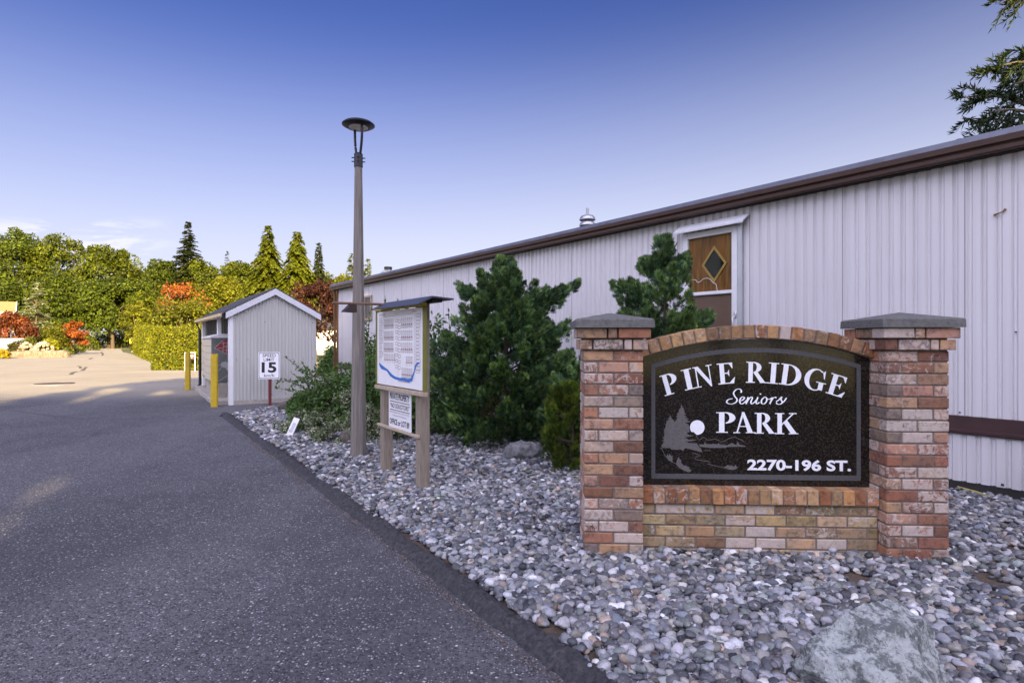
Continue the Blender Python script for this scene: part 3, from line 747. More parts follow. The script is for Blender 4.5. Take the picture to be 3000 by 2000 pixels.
# ------------------------------------------------------------------ the mail shed
p0 = on_ground(673, 1187)
SH = Frame(p0.x, p0.y, math.atan2(.822, -.5695))
shed = thing('mail_shed', 'small grey ribbed metal gable shed with open mailbox side', 'shed', SH.o, SH.rz)
W = 1.90; LEN = 5.1; EZ = 2.02
pk = SH.pz(821.6, 846, -.06); RZ = pk[1]; RY = -W/2
SLP = (RZ-2.13)/(W/2)
def gz(y): return RZ-.085-abs(y-RY)*SLP
def rib_gable(x, mb, sgn, m=0):
    ys = []; per = .076; y = -W
    while y < 0:
        for a, b in ((0, 0), (.40, 0), (.52, -.012), (.88, -.012)):
            yy = y+a*per
            if yy < 0: ys.append((yy, b))
        y += per
    ys.append((0, 0)); ys.append((RY, -.006)); ys.sort()
    n = len(ys)
    mb.add([(x-sgn*b, yy, .10) for yy, b in ys]+[(x-sgn*b, yy, gz(yy)) for yy, b in ys], [(i, i+1, n+i+1, n+i) for i in range(n-1)], m)
mb = MB(); rib_gable(LEN, mb, 1); mb.build('gable_siding', [SHEDSIDE, SCREW], shed)
mb = MB(); rib_gable(0, mb, -1)
rng = random.Random(5)
for z, st in ((.20, .30), (1.02, .24), (1.88, .22)):
    y = -W+.08
    while y < -.05:
        if z < gz(y)-.1 and not (z > 1.5 and rng.random() < .4): mb.box(-.006, .002, y-.008, y+.008, z-.008, z+.008, 0, 1)
        y += st*rng.uniform(.9, 1.1)
mb.build('gable_siding', [SHEDSIDE, SCREW], shed)
mb = MB(); mb.box(.01, LEN-.01, -W, -W+.02, .1, gz(-W), 0); mb.build('back_wall', mat('dark_shed_lining', (.09, .06, .04), .9, vary=.3, stretch=(1, 6, 1)), shed)
mb = MB(); ov = .13
for sg in (1, -1):
    ye = RY+sg*(W/2+ov); ze = RZ-(W/2+ov)*SLP
    q = [(RY, RZ+.03), (ye, ze+.03), (ye, ze-.0), (RY, RZ-.0)]
    mb.prism(q, 0, -.075, LEN+.10)
mb.build('roof', SHINGLE, shed)
mb = MB()
for sg in (1, -1):
    ye = RY+sg*(W/2+ov-.04); ze = RZ-(W/2+ov-.04)*SLP
    mb.prism([(RY, RZ-.003), (ye, ze-.003), (ye, ze-.14), (RY, RZ-.143)], 0, -.10+(.001 if sg > 0 else 0), -.06)
mb.build('bargeboard', TRIM, shed); mb = MB()
for sg in (1, -1):
    ye = RY+sg*(W/2+ov-.04); ze = RZ-(W/2+ov-.04)*SLP
    mb.prism([(RY, RZ-.003), (ye, ze-.003), (ye, ze-.12), (RY, RZ-.123)], 0, LEN+.07, LEN+.09)
mb.build('bargeboard', TRIM, shed)
fz = RZ-(W/2+ov)*SLP
mb = MB(); mb.prism([(ov-.02, fz+.0), (ov+.055, fz+.005), (ov+.06, fz-.06), (ov+.0, fz-.085), (ov-.02, fz-.085)], 0, .02, LEN+.12)
mb.build('eave_fascia', TANFASCIA, shed)
MB().box(-.02, .10, .01, ov+.03, fz-.10, fz+.0, .01).build('eave_bracket', BLACK, shed)
for x in (.0, 1.75, LEN-.25):
    mb = MB(); w = .14
    mb.box(x+.01, x+w, -.07, .012, .0 if x == 0 else .13, gz(0)-.01, .004)
    for q in (.035, .07, .105): mb.box(x+q, x+q+.015, .012, .020, .0 if x == 0 else .13, gz(0)-.01, .003)
    if x == 0: mb.box(-.014, .01, -.075, .016, .0, gz(0)-.02, .003)
    mb.build('post', WHITE, shed)
mb = MB(); mb.tube([(LEN+.02, ov+.02, fz-.06), (LEN+.02, .06, fz-.30), (LEN+.02, .05, .16), (LEN+.0, .14, .06)], .04, 8); mb.build('downpipe', BLACK, shed)
mb = MB(); mb.box(-.012, LEN+.02, -W-.02, -.04, -.1, .105, .006); mb.box(.18, 1.5, -.04, .30, -.1, .10, .01); mb.box(1.52, 3.2, -.04, .26, -.1, .11, .01); mb.box(3.22, 5.1, -.04, .20, -.1, .12, .01)
mb.build('slab', SLAB, shed)
MB().box(.05, LEN-.05, -W+.03, -W+.05, 1.9, 2.0).build('rafter', DARKWOOD, shed)
# community mailboxes standing in the shed
CABG = mat('mailbox_grey_print', (.15, .16, .15), .35, vary=.35, vscale=3.0)
CABL = mat('mailbox_pale_lines', (.40, .41, .40), .4)
CABR = mat('mailbox_red_print', (.30, .035, .045), .4, vary=.2)
def mailbox(x0, x1, yf, label, first):
    o = SH.world(x0, yf-.30)
    t = thing('community_mailbox', label, 'mailbox', (o.x, o.y, 0), SH.rz, 'mailbox cabinets in the shed')
    L = x1-x0; h = 1.56
    MB().box(.02, L-.02, -.17, .17, .10, .46, .01).build('pedestal', SLAB, t)
    mb = MB(); mb.box(0, L, -.26, .26, .46, h-.04, .01, 0)
    mb.build('cabinet', [CABG], t)
    mb = MB(); mb.prism([(-.27, h-.045), (.28, h-.045), (.28, h-.01), (.05, h+.05), (-.27, h+.05)], 0, -.015, L+.015); mb.build('lid', WHITE, t)
    mb = MB(); n = 4
    for i in range(n):
        for j in range(6):
            a = .03+i*(L-.06)/n; z = .5+j*(h-.58)/6
            mb.box(a+.005, a+(L-.06)/n-.005, .255, .268, z+.006, z+(h-.58)/6-.006, .003)
    mb.build('compartment_door', ALU, t) if first is None else mb.build('front_panel', ALU, t)
    mb = MB()
    def E(y, z): return (-.0035, y, z)
    mb.poly([E(.20, 1.27), E(.02, 1.46), E(-.24, 1.47), E(-.24, 1.06), E(-.20, 1.06)], 0)
    for a, b in (((.20, 1.27), (.02, 1.46)), ((.20, 1.27), (-.20, 1.06)), ((.14, 1.26), (-.10, 1.30)), ((.0, 1.44), (.02, 1.18)), ((-.08, 1.46), (-.05, 1.14)), ((.05, 1.38), (-.24, 1.42)), ((.02, 1.32), (-.24, 1.34)), ((.04, 1.22), (-.24, 1.22)), ((-.15, 1.46), (-.14, 1.08)), ((.20, .60), (-.05, .98)), ((.10, .50), (-.20, .70)), ((.22, .85), (-.2, .92)), ((.02, .9), (-.2, .55))):
        d = (b[0]-a[0], b[1]-a[1]); l = math.hypot(*d); nx, nz = -d[1]/l*.006, d[0]/l*.006
        mb.poly([(-.005, a[0]+nx, a[1]+nz), (-.005, b[0]+nx, b[1]+nz), (-.005, b[0]-nx, b[1]-nz), (-.005, a[0]-nx, a[1]-nz)], 1)
    for yc, zc, r in ((-.02, .88, .09), (-.1, .8, .06)): mb.poly([(-.0045, yc+r*math.cos(t), zc+r*.8*math.sin(t)) for t in np.linspace(0, 6.28, 14)[:-1]], 1)
    mb.build('end_print', [CABR, CABL], t, recalc=False)
mailbox(.95, 2.15, .29, 'mailbox cabinet with red and grey printed end nearest the yellow post', 1)
mailbox(2.75, 3.95, .16, 'pale mailbox cabinet deeper inside the shed beyond the first cabinet', 1)
# yellow posts before the shed
def bollard(px, py, top, w, label):
    p = on_ground(px, py); t = thing('bollard', label, 'bollard', p, R(20), 'yellow posts by the mail shed')
    h = at_depth(px, top, p.y).z
    mb = MB(); mb.box(-w/2, w/2, -w/2, w/2, -.1, h-.012, .02); mb.lathe([(w*.62, h-.012), (w*.50, h)], 4, (0, 0, 0))
    o = mb.build('post', YELLOW, t); return t
bollard(628, 1191, 1037, .135, 'yellow square post standing before the open mailboxes of the shed')
bollard(550, 1142, 1031, .135, 'yellow square post farther from the shed, before the clipped hedge')

# ------------------------------------------------------------------ speed limit sign
p = on_ground(790, 1189)
sp = thing('speed_limit_sign', 'white 15 km/h speed limit sign on dark red post before the shed', 'road sign', p, R(2))
def sz(py): return at_depth(790, py, p.y).z
def sx(px): return at_depth(px, 1000, p.y).x-p.x
MB().box(-.03, .03, 0, .03, -.15, sz(1035), .004).build('post', REDPOST, sp)
def rrect(x0, x1, z0, z1, r, n=6):
    out = []
    for cx, cz, a in ((x1-r, z1-r, 0), (x0+r, z1-r, 90), (x0+r, z0+r, 180), (x1-r, z0+r, 270)):
        out += [(cx+r*math.cos(R(a+90*i/n)), cz+r*math.sin(R(a+90*i/n))) for i in range(n+1)]
    return out
mb = MB(); X0, X1, Z0, Z1 = sx(757.5), sx(820), sz(1110), sz(1031)
mb.prism(rrect(X0, X1, Z0, Z1, .035), 1, -.012, -.006, 0)
fr = lambda a, y, m: mb.poly([(x, y, z) for x, z in rrect(X0+a, X1-a, Z0+a, Z1-a, .035)], m)
fr(.013, -.0128, 1); fr(.024, -.0136, 0)
w = X1-X0; q = lambda a: X0+w*a; hh = Z1-Z0; r_ = lambda a: Z1-hh*a
put_text(mb, 'SPEED', q(.20), q(.81), r_(.185), r_(.065), -.0144, 1, .01)
put_text(mb, 'LIMIT', q(.25), q(.75), r_(.335), r_(.225), -.0144, 1, .01)
put_text(mb, '15', q(.16), q(.84), r_(.765), r_(.375), -.0144, 1, .035)
put_text(mb, 'km/h', q(.27), q(.74), r_(.92), r_(.81), -.0144, 1, .008)
mb.build('sign_plate', [SIGNWHITE, SIGNBLACK], sp, recalc=False)

# ------------------------------------------------------------------ lot sign and far yellow sign
def lot_sign(px, base, x0, x1, top, txt, label):
    p = on_ground(px, base); t = thing('lot_sign', label, 'sign', p, R(8))
    f = p.y/FOC; w = (x1-x0)*f; h = (base-top)*f; mb = MB()
    mb.box(-w/2, -w/2+.04, 0, .04, -.1, h, .004); mb.box(w/2-.04, w/2, 0, .04, -.1, h, .004); mb.box(-w/2, w/2, .002, .038, h-.04, h, .004)
    mb.build('frame', WHITE, t)
    mb = MB(); mb.box(-w/2+.05, w/2-.05, .01, .03, h*.62, h-.06, 0, 0)
    put_text(mb, txt, -w/2+.09, w/2-.09, h*.70, h-.12, .0085, 1, .02)
    mb.build('panel', [mat('brown_sign_panel', (.13, .045, .025), .6), SIGNWHITE], t, recalc=False)
lot_sign(556, 1086, 541, 571, 1032, '89', 'small white framed brown number sign by the clipped hedge')
p = on_ground(386.5, 1030)
t = thing('warning_sign', 'small yellow speed sign on pale pole before the far hedge', 'road sign', p, R(10)); f = p.y/FOC
MB().tube([(0, 0, -.1), (0, 0, 40*f)], .05, 8).build('pole', WHITE, t)
mb = MB(); mb.box(-6*f, 6*f, -.075, -.055, 24*f, 37*f, 0, 0); put_text(mb, '15', -3.4*f, 3.4*f, 28*f, 34*f, -.078, 1, .02)
mb.build('sign_plate', [mat('yellow_sign', (.75, .55, .02), .5), SIGNBLACK], t, recalc=False)

# ------------------------------------------------------------------ lamp post
p = on_ground(1050, 1340)
lamp = thing('lamp_post', 'tall tapered grey lamp post with black disc lamp head', 'street lamp', p)
def lz(py): return at_depth(1050, py, p.y).z
k = p.y/FOC
mb = MB(); mb.lathe([(.102, -.2), (.100, 0), (.096, .25), (.070, lz(850)), (.047, lz(488))], 8); mb.build('post', POLE, lamp)
MB().lathe([(.115, -.05), (.112, .02), (.09, .025)], 16).build('footing', mat('rusty_ground_ring', (.07, .04, .02), .9, vary=.4, vscale=30), lamp)
mb = MB(); mb.lathe([(.045, lz(490)), (.054, lz(490)), (.054, lz(452)), (.04, lz(449)), (0, lz(449))], 12)
for z in (lz(463), lz(474)):
    for a in (10, 100, 190, 280): mb.tube([(.05*math.cos(R(a)), .05*math.sin(R(a)), z), (.082*math.cos(R(a)), .082*math.sin(R(a)), z)], .007, 6)
mb.build('collar', BLACK, lamp)
hz = lz(371)
for sgx, sgy in ((-.062, .085), (.062, -.085)):
    mb = MB(); pts = [(.5*sgx, .35*sgy, lz(452)), (.85*sgx, .75*sgy, lz(428)), (1.05*sgx, 1.0*sgy, lz(405)), (1.1*sgx, 1.05*sgy, hz-.03), (1.1*sgx, 1.05*sgy, hz+.03)]
    mb.tube(catmull(pts, 4), .016, 8); mb.build('arm', BLACK, lamp, True)
mb = MB(); mb.lathe([(.118, hz-.012), (.150, hz-.012), (.197, hz+.014), (.198, hz+.024), (.17, hz+.045), (.08, hz+.062), (.04, hz+.066), (.04, hz+.095), (.0, hz+.098)], 36); mb.build('lamp_head', BLACK, lamp, True)
MB().lathe([(0, hz-.016), (.117, hz-.014), (.117, hz-.006)], 28).build('lens', LENS, lamp)

# ------------------------------------------------------------------ park map board
p = on_ground(1230, 1442)
MF = Frame(p.x, p.y, math.atan2(.825, -.565))
board = thing('map_board', 'park map notice board on two weathered posts with dark metal roof', 'notice board', MF.o, MF.rz)
e = on_ground(1139, 1386)-MF.o; XF = e.dot(MF.ax)
ztop = MF.px(1243, 892, 0)[1]+.02
for x in (0, XF): MB().box(x, x+.10, -.105, 0, -.15, ztop, .005).build('post', WOOD, board)
yb = .035
bx0, bz0 = MF.px(1239.5, 1145.5, yb); bx1 = MF.px(1104, 1000, yb)[0]; bz1 = MF.px(1239.5, 899, yb)[1]
mb = MB(); mb.box(bx0, bx1, .004, yb-.004, bz0, bz1, .003); mb.build('panel', SIGNWHITE, board)
mb = MB()
for a, b in ((bx0-.018, bx0), (bx1, bx1+.018)): MB().box(a, b, .002, yb+.008, bz0-.01, bz1+.01, .003).build('frame', OLIVE, board)
MB().box(bx0-.018, bx1+.018, .002, yb+.02, bz1+.011, bz1+.045, .003).build('top_trim', YTRIM, board)
MB().box(bx0-.03, bx1+.018, .002, yb+.02, bz0-.05, bz0-.011, .003).build('bottom_rail', PALEWOOD, board)
# the printed plan: read from the road side, so its right-hand edge is at small x
mb = MB(); BW, BH = bx1-bx0, bz1-bz0; yq = yb-.0025
def U(u): return bx1-BW*u
def V(v): return bz1-BH*v
def ln(u0, v0, u1, v1, w=.0036, m=0, y=yq):
    a = np.array((U(u0), V(v0))); b = np.array((U(u1), V(v1))); d = b-a; L = np.linalg.norm(d)+1e-9; nn = np.array((-d[1], d[0]))/L*w/2
    mb.poly([(q[0], y, q[1]) for q in (a+nn, b+nn, b-nn, a-nn)], m)
def boxl(u0, v0, u1, v1):
    ln(u0, v0, u1, v0); ln(u0, v1, u1, v1); ln(u0, v0, u0, v1); ln(u1, v0, u1, v1)
rng = random.Random(11)
def lots(u0, u1, v0, v1, n, loops=True):
    s = (u1-u0)/n
    for i in range(n):
        u = u0+i*s
        boxl(u+.15*s, v0, u+.6*s, v0+(v1-v0)*.62); ln(u+.15*s, v0+(v1-v0)*.62, u+.15*s, v1, .0026)
        if loops: boxl(u+.2*s, v0+(v1-v0)*.72, u+.75*s, v1)
    ln(u0, v0+(v1-v0)*.66, u1, v0+(v1-v0)*.66, .003, 2)
for v0 in (.115, .275, .43):
    lots(.17, .40, v0, v0+.12, 7); lots(.56, .80, v0, v0+.12, 6)
lots(.17, .44, .58, .70, 7, False); lots(.66, .80, .60, .72, 4, False); lots(.57, .80, .75, .87, 6); lots(.50, .76, .90, .985-.05, 6, False)
for i in range(16):
    v = .085+i*.036; boxl(.06, v, .06+rng.uniform(.05, .085), v+.022)
for i in range(17):
    v = .075+i*.043; boxl(.86, v, .86+rng.uniform(.06, .085), v+.028)
for i in range(9):
    v = .12+i*.075; boxl(.44, v, .48, v+.035); boxl(.50, v+.01, .545, v+.05)
for u0, v0, u1, v1 in ((.155, .075, .155, .60), (.155, .075, .81, .062), (.825, .06, .825, .90), (.84, .06, .84, .74), (.49, .1, .49, .9), (.42, .55, .42, .72), (.06, .07, .06, .68), (.06, .68, .11, .68), (.95, .06, .95, .76), (.86, .76, .95, .76)):
    ln(u0, v0, u1, v1, .0022)
ln(.05, .045, .19, .045, .026, 3); put_text(mb, 'ENTRANCE', U(.78), U(.87), V(.045), V(.03), yq, 2); put_text(mb, '20A AVENUE', U(.41), U(.50), V(.055), V(.045), yq, 0)
riv_top = [(.055, .70), (.075, .71), (.11, .73), (.20, .765), (.26, .785), (.30, .81), (.36, .845), (.44, .87), (.53, .878), (.62, .872), (.70, .878), (.76, .865), (.80, .81), (.83, .755), (.84, .70), (.885, .665), (.93, .66)]
riv_bot = [(.055, .735), (.075, .765), (.11, .79), (.18, .80), (.24, .81), (.27, .835), (.32, .875), (.42, .905), (.52, .912), (.62, .913), (.72, .92), (.79, .90), (.815, .83), (.845, .77), (.865, .715), (.90, .69), (.935, .665)]
vs = [(U(u), yq+.0005, V(v)) for u, v in riv_top]+[(U(u), yq+.0005, V(v)) for u, v in riv_bot]; n = len(riv_top)
mb.add(vs, [(i, i+1, n+i+1, n+i) for i in range(n-1)], 1)
mb.build('plan_print', [MAPLINE, MAPBLUE, MAPRED, mat('map_pale_tint', (.55, .53, .51), .6)], board, recalc=False)
# small notice between the posts
y2 = .012
nx1, nz1 = MF.px(1138, 1141, y2); nx0 = MF.px(1203, 1153, y2)[0]; nz0 = MF.px(1202, 1267, y2)[1]; nzt = MF.px(1203, 1154, y2)[1]
mb = MB(); mb.box(nx0, nx1, y2-.012, y2-.004, nz0, nzt, 0, 0); NW, NH = nx1-nx0, nzt-nz0; yn = y2-.0028
A = lambda a: nx1-NW*a; B = lambda b: nzt-NH*b
put_text(mb, 'PRIVATE PROPERTY', A(.05), A(.94), B(.235), B(.055), yn, 1, .03)
put_text(mb, '\u201cNO SOLICITORS\u201d', A(.06), A(.93), B(.465), B(.335), yn, 1, .012, .02)
put_text(mb, 'Before Committing To Buy A Home in This Park', A(.06), A(.93), B(.605), B(.56), yn, 1, .0)
put_text(mb, 'You Must Meet With The Manager', A(.18), A(.80), B(.69), B(.645), yn, 1, .0)
put_text(mb, 'OFFICE or LOT 89', A(.05), A(.93), B(.92), B(.76), yn, 1, .025)
for b in (.285, .515): mb.box(A(.06), A(.94), yn-.001, yn+.0004, B(b)-.004, B(b)+.003, 0, 1)
mb.build('notice', [SIGNWHITE, SIGNBLACK], board, recalc=False)
mb = MB(); mb.box(nx0-.02, nx1+.12, -.002, .03, nzt-.002, nzt+.022, .003); mb.build('rail', PALEWOOD, board)
mb = MB(); mb.box(-.005, XF+.13, -.001, .028, nz0-.028, nz0-.001, .003); mb.build('rail', PALEWOOD, board)
# roof: a small folded metal hat
rx0 = MF.px(1222, 892, .16)[0]; rx1 = MF.px(1088, 902, .16)[0]; rz0 = MF.px(1228, 890, .16)[1]
rt = rz0+.08
mb = MB(); th = .012
mb.prism([(.17, rz0), (.02, rt), (-.20, rt-.014), (-.20, rt-.029), (.01, rt-.015), (.155, rz0-.004)], 0, rx0-.02, rx1)
mb.build('roof', METALHAT, board)
MB().box(rx0+.02, rx1-.05, -.10, .0, ztop-.005, rt-.018).build('roof_beam', SOFFIT, board)
# arm reaching out over the road side with a small shaded lamp
z = MF.px(1095, 888, .16)[1]
d0 = MF.px(1094, 890, .15); ex = (d0[0]-.02, .0, d0[1])
def armpt(px, py):                                            # the arm lies on local x = ex[0]
    yy, zz = MF.pz(px, py, ex[0]); return (ex[0], yy, zz)
a1 = armpt(974, 887); a1 = (ex[0], min(a1[1], 1.6), a1[2])
mb = MB(); mb.tube([(ex[0], -.1, ex[2]), a1], .013, 8); mb.build('lamp_arm', mat('rusty_arm', (.16, .09, .05), .7, vary=.3), board)
lp = armpt(1023, 905); s = .05
mb = MB(); mb.tube([(lp[0], lp[1], lp[2]+.03), (lp[0], lp[1], ex[2])], .004, 5)
mb.prism([(lp[1]+.07, lp[2]-.03), (lp[1]-.06, lp[2]-.035), (lp[1]-.06, lp[2]+.045), (lp[1]-.01, lp[2]+.05)], 0, lp[0]-.06, lp[0]+.06)
mb.build('map_lamp', mat('dark_brown_lamp', (.03, .015, .012), .5), board)

# ------------------------------------------------------------------ ground, road, kerb
KD = Vector((-.564, .826, 0)); KP = Vector((.36, 2.39, 0)); KN = Vector((.826, .564, 0))      # along the kerb, a point on the gravel side, gravel-ward normal
def kl(t, off=0, z=0): q = KP+KD*t+KN*off; return (q.x, q.y, z)
def sheet(name, poly, z, m, kind='structure', thick=None):
    me = bpy.data.meshes.new(name); bm = bmesh.new()
    f = bm.faces.new([bm.verts.new((x, y, z)) for x, y in poly])
    if f.normal.z < 0: f.normal_flip()
    bmesh.ops.triangulate(bm, faces=bm.faces); bm.normal_update()
    for f in bm.faces:
        if f.normal.z < 0: f.normal_flip()
    bm.to_mesh(me); bm.free(); o = link(name, me, m); tag(o, kind=kind); return o
sheet('ground', [(-900, -300), (900, -300), (900, 1200), (-900, 1200)], -.012, GRASS)
TK = 10.35
far = SH.world(LEN+.1, .1)
road = [kl(-6, -.1)[:2], kl(TK, -.1)[:2], (-5.15, 12.3), (-4.9, 13.0), (-6.0, 15.5), (-6, 27.5), (-14.2, 27.6), (-17.8, 29.2), (-25.2, 40), (-39.5, 60), (-52, 76), (-77, 112), (-86, 111), (-74, 95), (-56, 71), (-42.5, 53.2), (-45.2, 49.5), (-90, 49.5), (-120, 0), (-60, -25), kl(-16, -.1)[:2]]
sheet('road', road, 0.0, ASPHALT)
# gravel bed soil
house_line = [HF.world(x, -.02) for x in (14, -4)]
bed = [kl(-6)[:2], kl(TK)[:2], (-5.1, 12.3), (-4.6, 13.3), tuple(HF.world(12.5, -.02)[:2]), tuple(HF.world(-4.2, -.02)[:2]), (9.5, -1.0)]
sheet('gravel_bed', bed, 0.004, SOIL)
# rolled asphalt kerb
rng = random.Random(2)
from mathutils import noise as mn
mb = MB(); prof = [(-.115, -.008), (-.09, .018), (-.06, .038), (-.025, .046), (.015, .042), (.04, .020), (.07, -.02)]
prof = [(np.interp(u, np.linspace(0, 1, 7), [p_[0] for p_ in prof]), np.interp(u, np.linspace(0, 1, 7), [p_[1] for p_ in prof])) for u in np.linspace(0, 1, 13)]
N = 1000; vs = []
for i in range(N+1):
    t = -2.6+(TK+2.7)*(i/N)**1.5
    for j, (o_, z) in enumerate(prof):
        q = KP+KD*t+KN*(o_+mn.noise((t*2.2, o_*9, 0))*.018+mn.noise((t*9, o_*12, 4))*.018)
        e_ = min(1, j/2, (12-j)/2)
        z2 = z*(1+.6*mn.noise((t*1.3, o_*4, 5)))+e_*(mn.noise((t*26, o_*26, 2))*.014+mn.noise((t*60, o_*60, 8))*.012)
        vs.append((q.x, q.y, z2))
n = len(prof); mb.add(vs, [(i*n+j, (i+1)*n+j, (i+1)*n+j+1, i*n+j+1) for i in range(N) for j in range(n-1)])
o = mb.build('kerb', KERB, None, True); tag(o, kind='structure')
mb = MB(); pth = [kl(TK-.05, -.05), (-5.2, 11.6, 0), (-5.0, 12.3, 0), (-4.75, 12.9, 0)]
vs = []
for i, q in enumerate(catmull(pth, 14)):
    for o_, z in ((-.12, -.004), (-.05, .03), (.04, .03), (.10, -.004)):
        vs.append((q[0]+o_+mn.noise((i*.3, o_*9, 1))*.03, q[1], z*(1+.5*mn.noise((i*.4, o_, 3)))))
mb.add(vs, [(i*4+j, (i+1)*4+j, (i+1)*4+j+1, i*4+j+1) for i in range(len(vs)//4-1) for j in range(3)])
tag(mb.build('kerb', KERB, None, True), kind='structure')
GRIT = mat('tan_grit', (.26, .21, .18), .95, vary=.5, vscale=30)
rg = np.random.default_rng(12); NG = 5200; t = -2.2+TK*rg.random(NG)**1.6; side = rg.random(NG) < .78
o_ = np.where(side, -.115-np.abs(rg.normal(0, .03, NG)), .07+np.abs(rg.normal(0, .03, NG)))-np.where(side, .02*np.sin(t*2.1), 0)
keep = (mnz := np.array([mn.noise((x*1.2, 3, 1)) for x in t])) > -.28; t, o_ = t[keep], o_[keep]; n = len(t)
P = np.array([[KP.x+KD.x*a+KN.x*b, KP.y+KD.y*a+KN.y*b, .003] for a, b in zip(t, o_)]); s = rg.uniform(.002, .0065, n)[:, None, None]
tet = np.array([(1, 0, 0), (-.5, .87, 0), (-.5, -.87, 0), (0, 0, 1.0)]); V = P[:, None, :]+(tet[None]+rg.normal(0, .3, (n, 4, 3)))*s
gc = np.where(rg.random((n, 1)) < .6, np.array([.24, .195, .16]), np.array([.10, .095, .10]))*rg.uniform(.6, 1.4, (n, 1))
gc = np.repeat(np.concatenate([gc, np.ones((n, 1))], 1)[:, None], 4, 1)
GR = mat('loose_grit', rough=.95, attr=True)
tag(np_mesh('grit', V.reshape(-1, 3), 3, n*4, (np.array([(0, 1, 3), (1, 2, 3), (2, 0, 3), (0, 2, 1)])[None]+(np.arange(n)*4)[:, None, None]).ravel(), gc.reshape(-1, 4), GR), kind='stuff')
# road furniture: pale patch with iron cover, tar seams
pc = [on_ground(*q) for q in ((78, 1130), (185, 1118), (222, 1122), (160, 1132))]
sheet('road_patch', [(q.x, q.y) for q in pc], .006, mat('pale_patch', (.46, .42, .36), .9, vary=.15))
q = on_ground(160, 1124)
mc = thing('manhole_cover', 'round dark iron manhole cover in a pale road patch', 'manhole cover', (q.x, q.y, .006))
MB().lathe([(.55, 0), (.55, .012), (.5, .014), (0, .014)], 28).build('lid', mat('rusty_iron', (.07, .05, .04), .7, vary=.3, vscale=9), mc)
mb = MB()
for P, w in (([(296, 1031), (301, 1037), (298, 1042)], .12), ([(228, 1072), (234, 1074), (236, 1079)], .10), ([(253, 1075), (245, 1082), (240, 1086)], .10), ([(226, 1088), (214, 1091), (207, 1097)], .10), ([(270, 1048), (262, 1052)], .12), ([(18, 1198), (120, 1214), (230, 1226)], .02)):
    Q = catmull([on_ground(*p_) for p_ in P], 6)
    vs = []
    for i, a in enumerate(Q):
        d = Q[min(i+1, len(Q)-1)]-Q[max(i-1, 0)]; nn = np.array((-d[1], d[0], 0)); nn = nn/(np.linalg.norm(nn)+1e-9)*w*rng.uniform(.5, 1)
        vs += [tuple(np.array((a[0], a[1], .005))+nn), tuple(np.array((a[0], a[1], .005))-nn)]
    mb.add(vs, [(2*i, 2*i+1, 2*i+3, 2*i+2) for i in range(len(Q)-1)])
tag(mb.build('road_seam', mat('tar_seam', (.10, .085, .075), .7, vary=.3)), kind='structure')
# ------------------------------------------------------------------ river pebbles, boulders
nr = np.random.default_rng(4)
def ico(sub):
    bm = bmesh.new(); bmesh.ops.create_icosphere(bm, subdivisions=sub, radius=1.0)
    bm.verts.ensure_lookup_table(); v = np.array([x.co[:] for x in bm.verts]); f = np.array([[a.index for a in q.verts] for q in bm.faces]); bm.free(); return v, f
def in_poly(P, x, y):
    c = np.zeros(len(x), bool); n = len(P)
    for i in range(n):
        (x0, y0), (x1, y1) = P[i], P[i-1]
        c ^= ((y0 > y) != (y1 > y)) & (x < (x1-x0)*(y-y0)/(y1-y0+1e-12)+x0)
    return c
PAL = np.array([(.15, .155, .165), (.21, .215, .225), (.095, .097, .105), (.29, .29, .30), (.40, .40, .40), (.055, .058, .066), (.19, .18, .155), (.27, .21, .165), (.16, .18, .165), (.34, .33, .30), (.12, .135, .155), (.24, .23, .235)])
PW = np.array([.13, .13, .12, .10, .07, .10, .08, .04, .06, .065, .06, .06]); PW /= PW.sum()
bare = [(on_ground(1600, 1868), .13), (on_ground(1680, 1930), .10), (on_ground(2510, 1700), .10), (on_ground(2450, 1690), .06), (on_ground(2870, 1690), .10), (on_ground(2930, 1720), .10), (on_ground(2985, 1620), .10), (on_ground(2960, 1540), .08)]
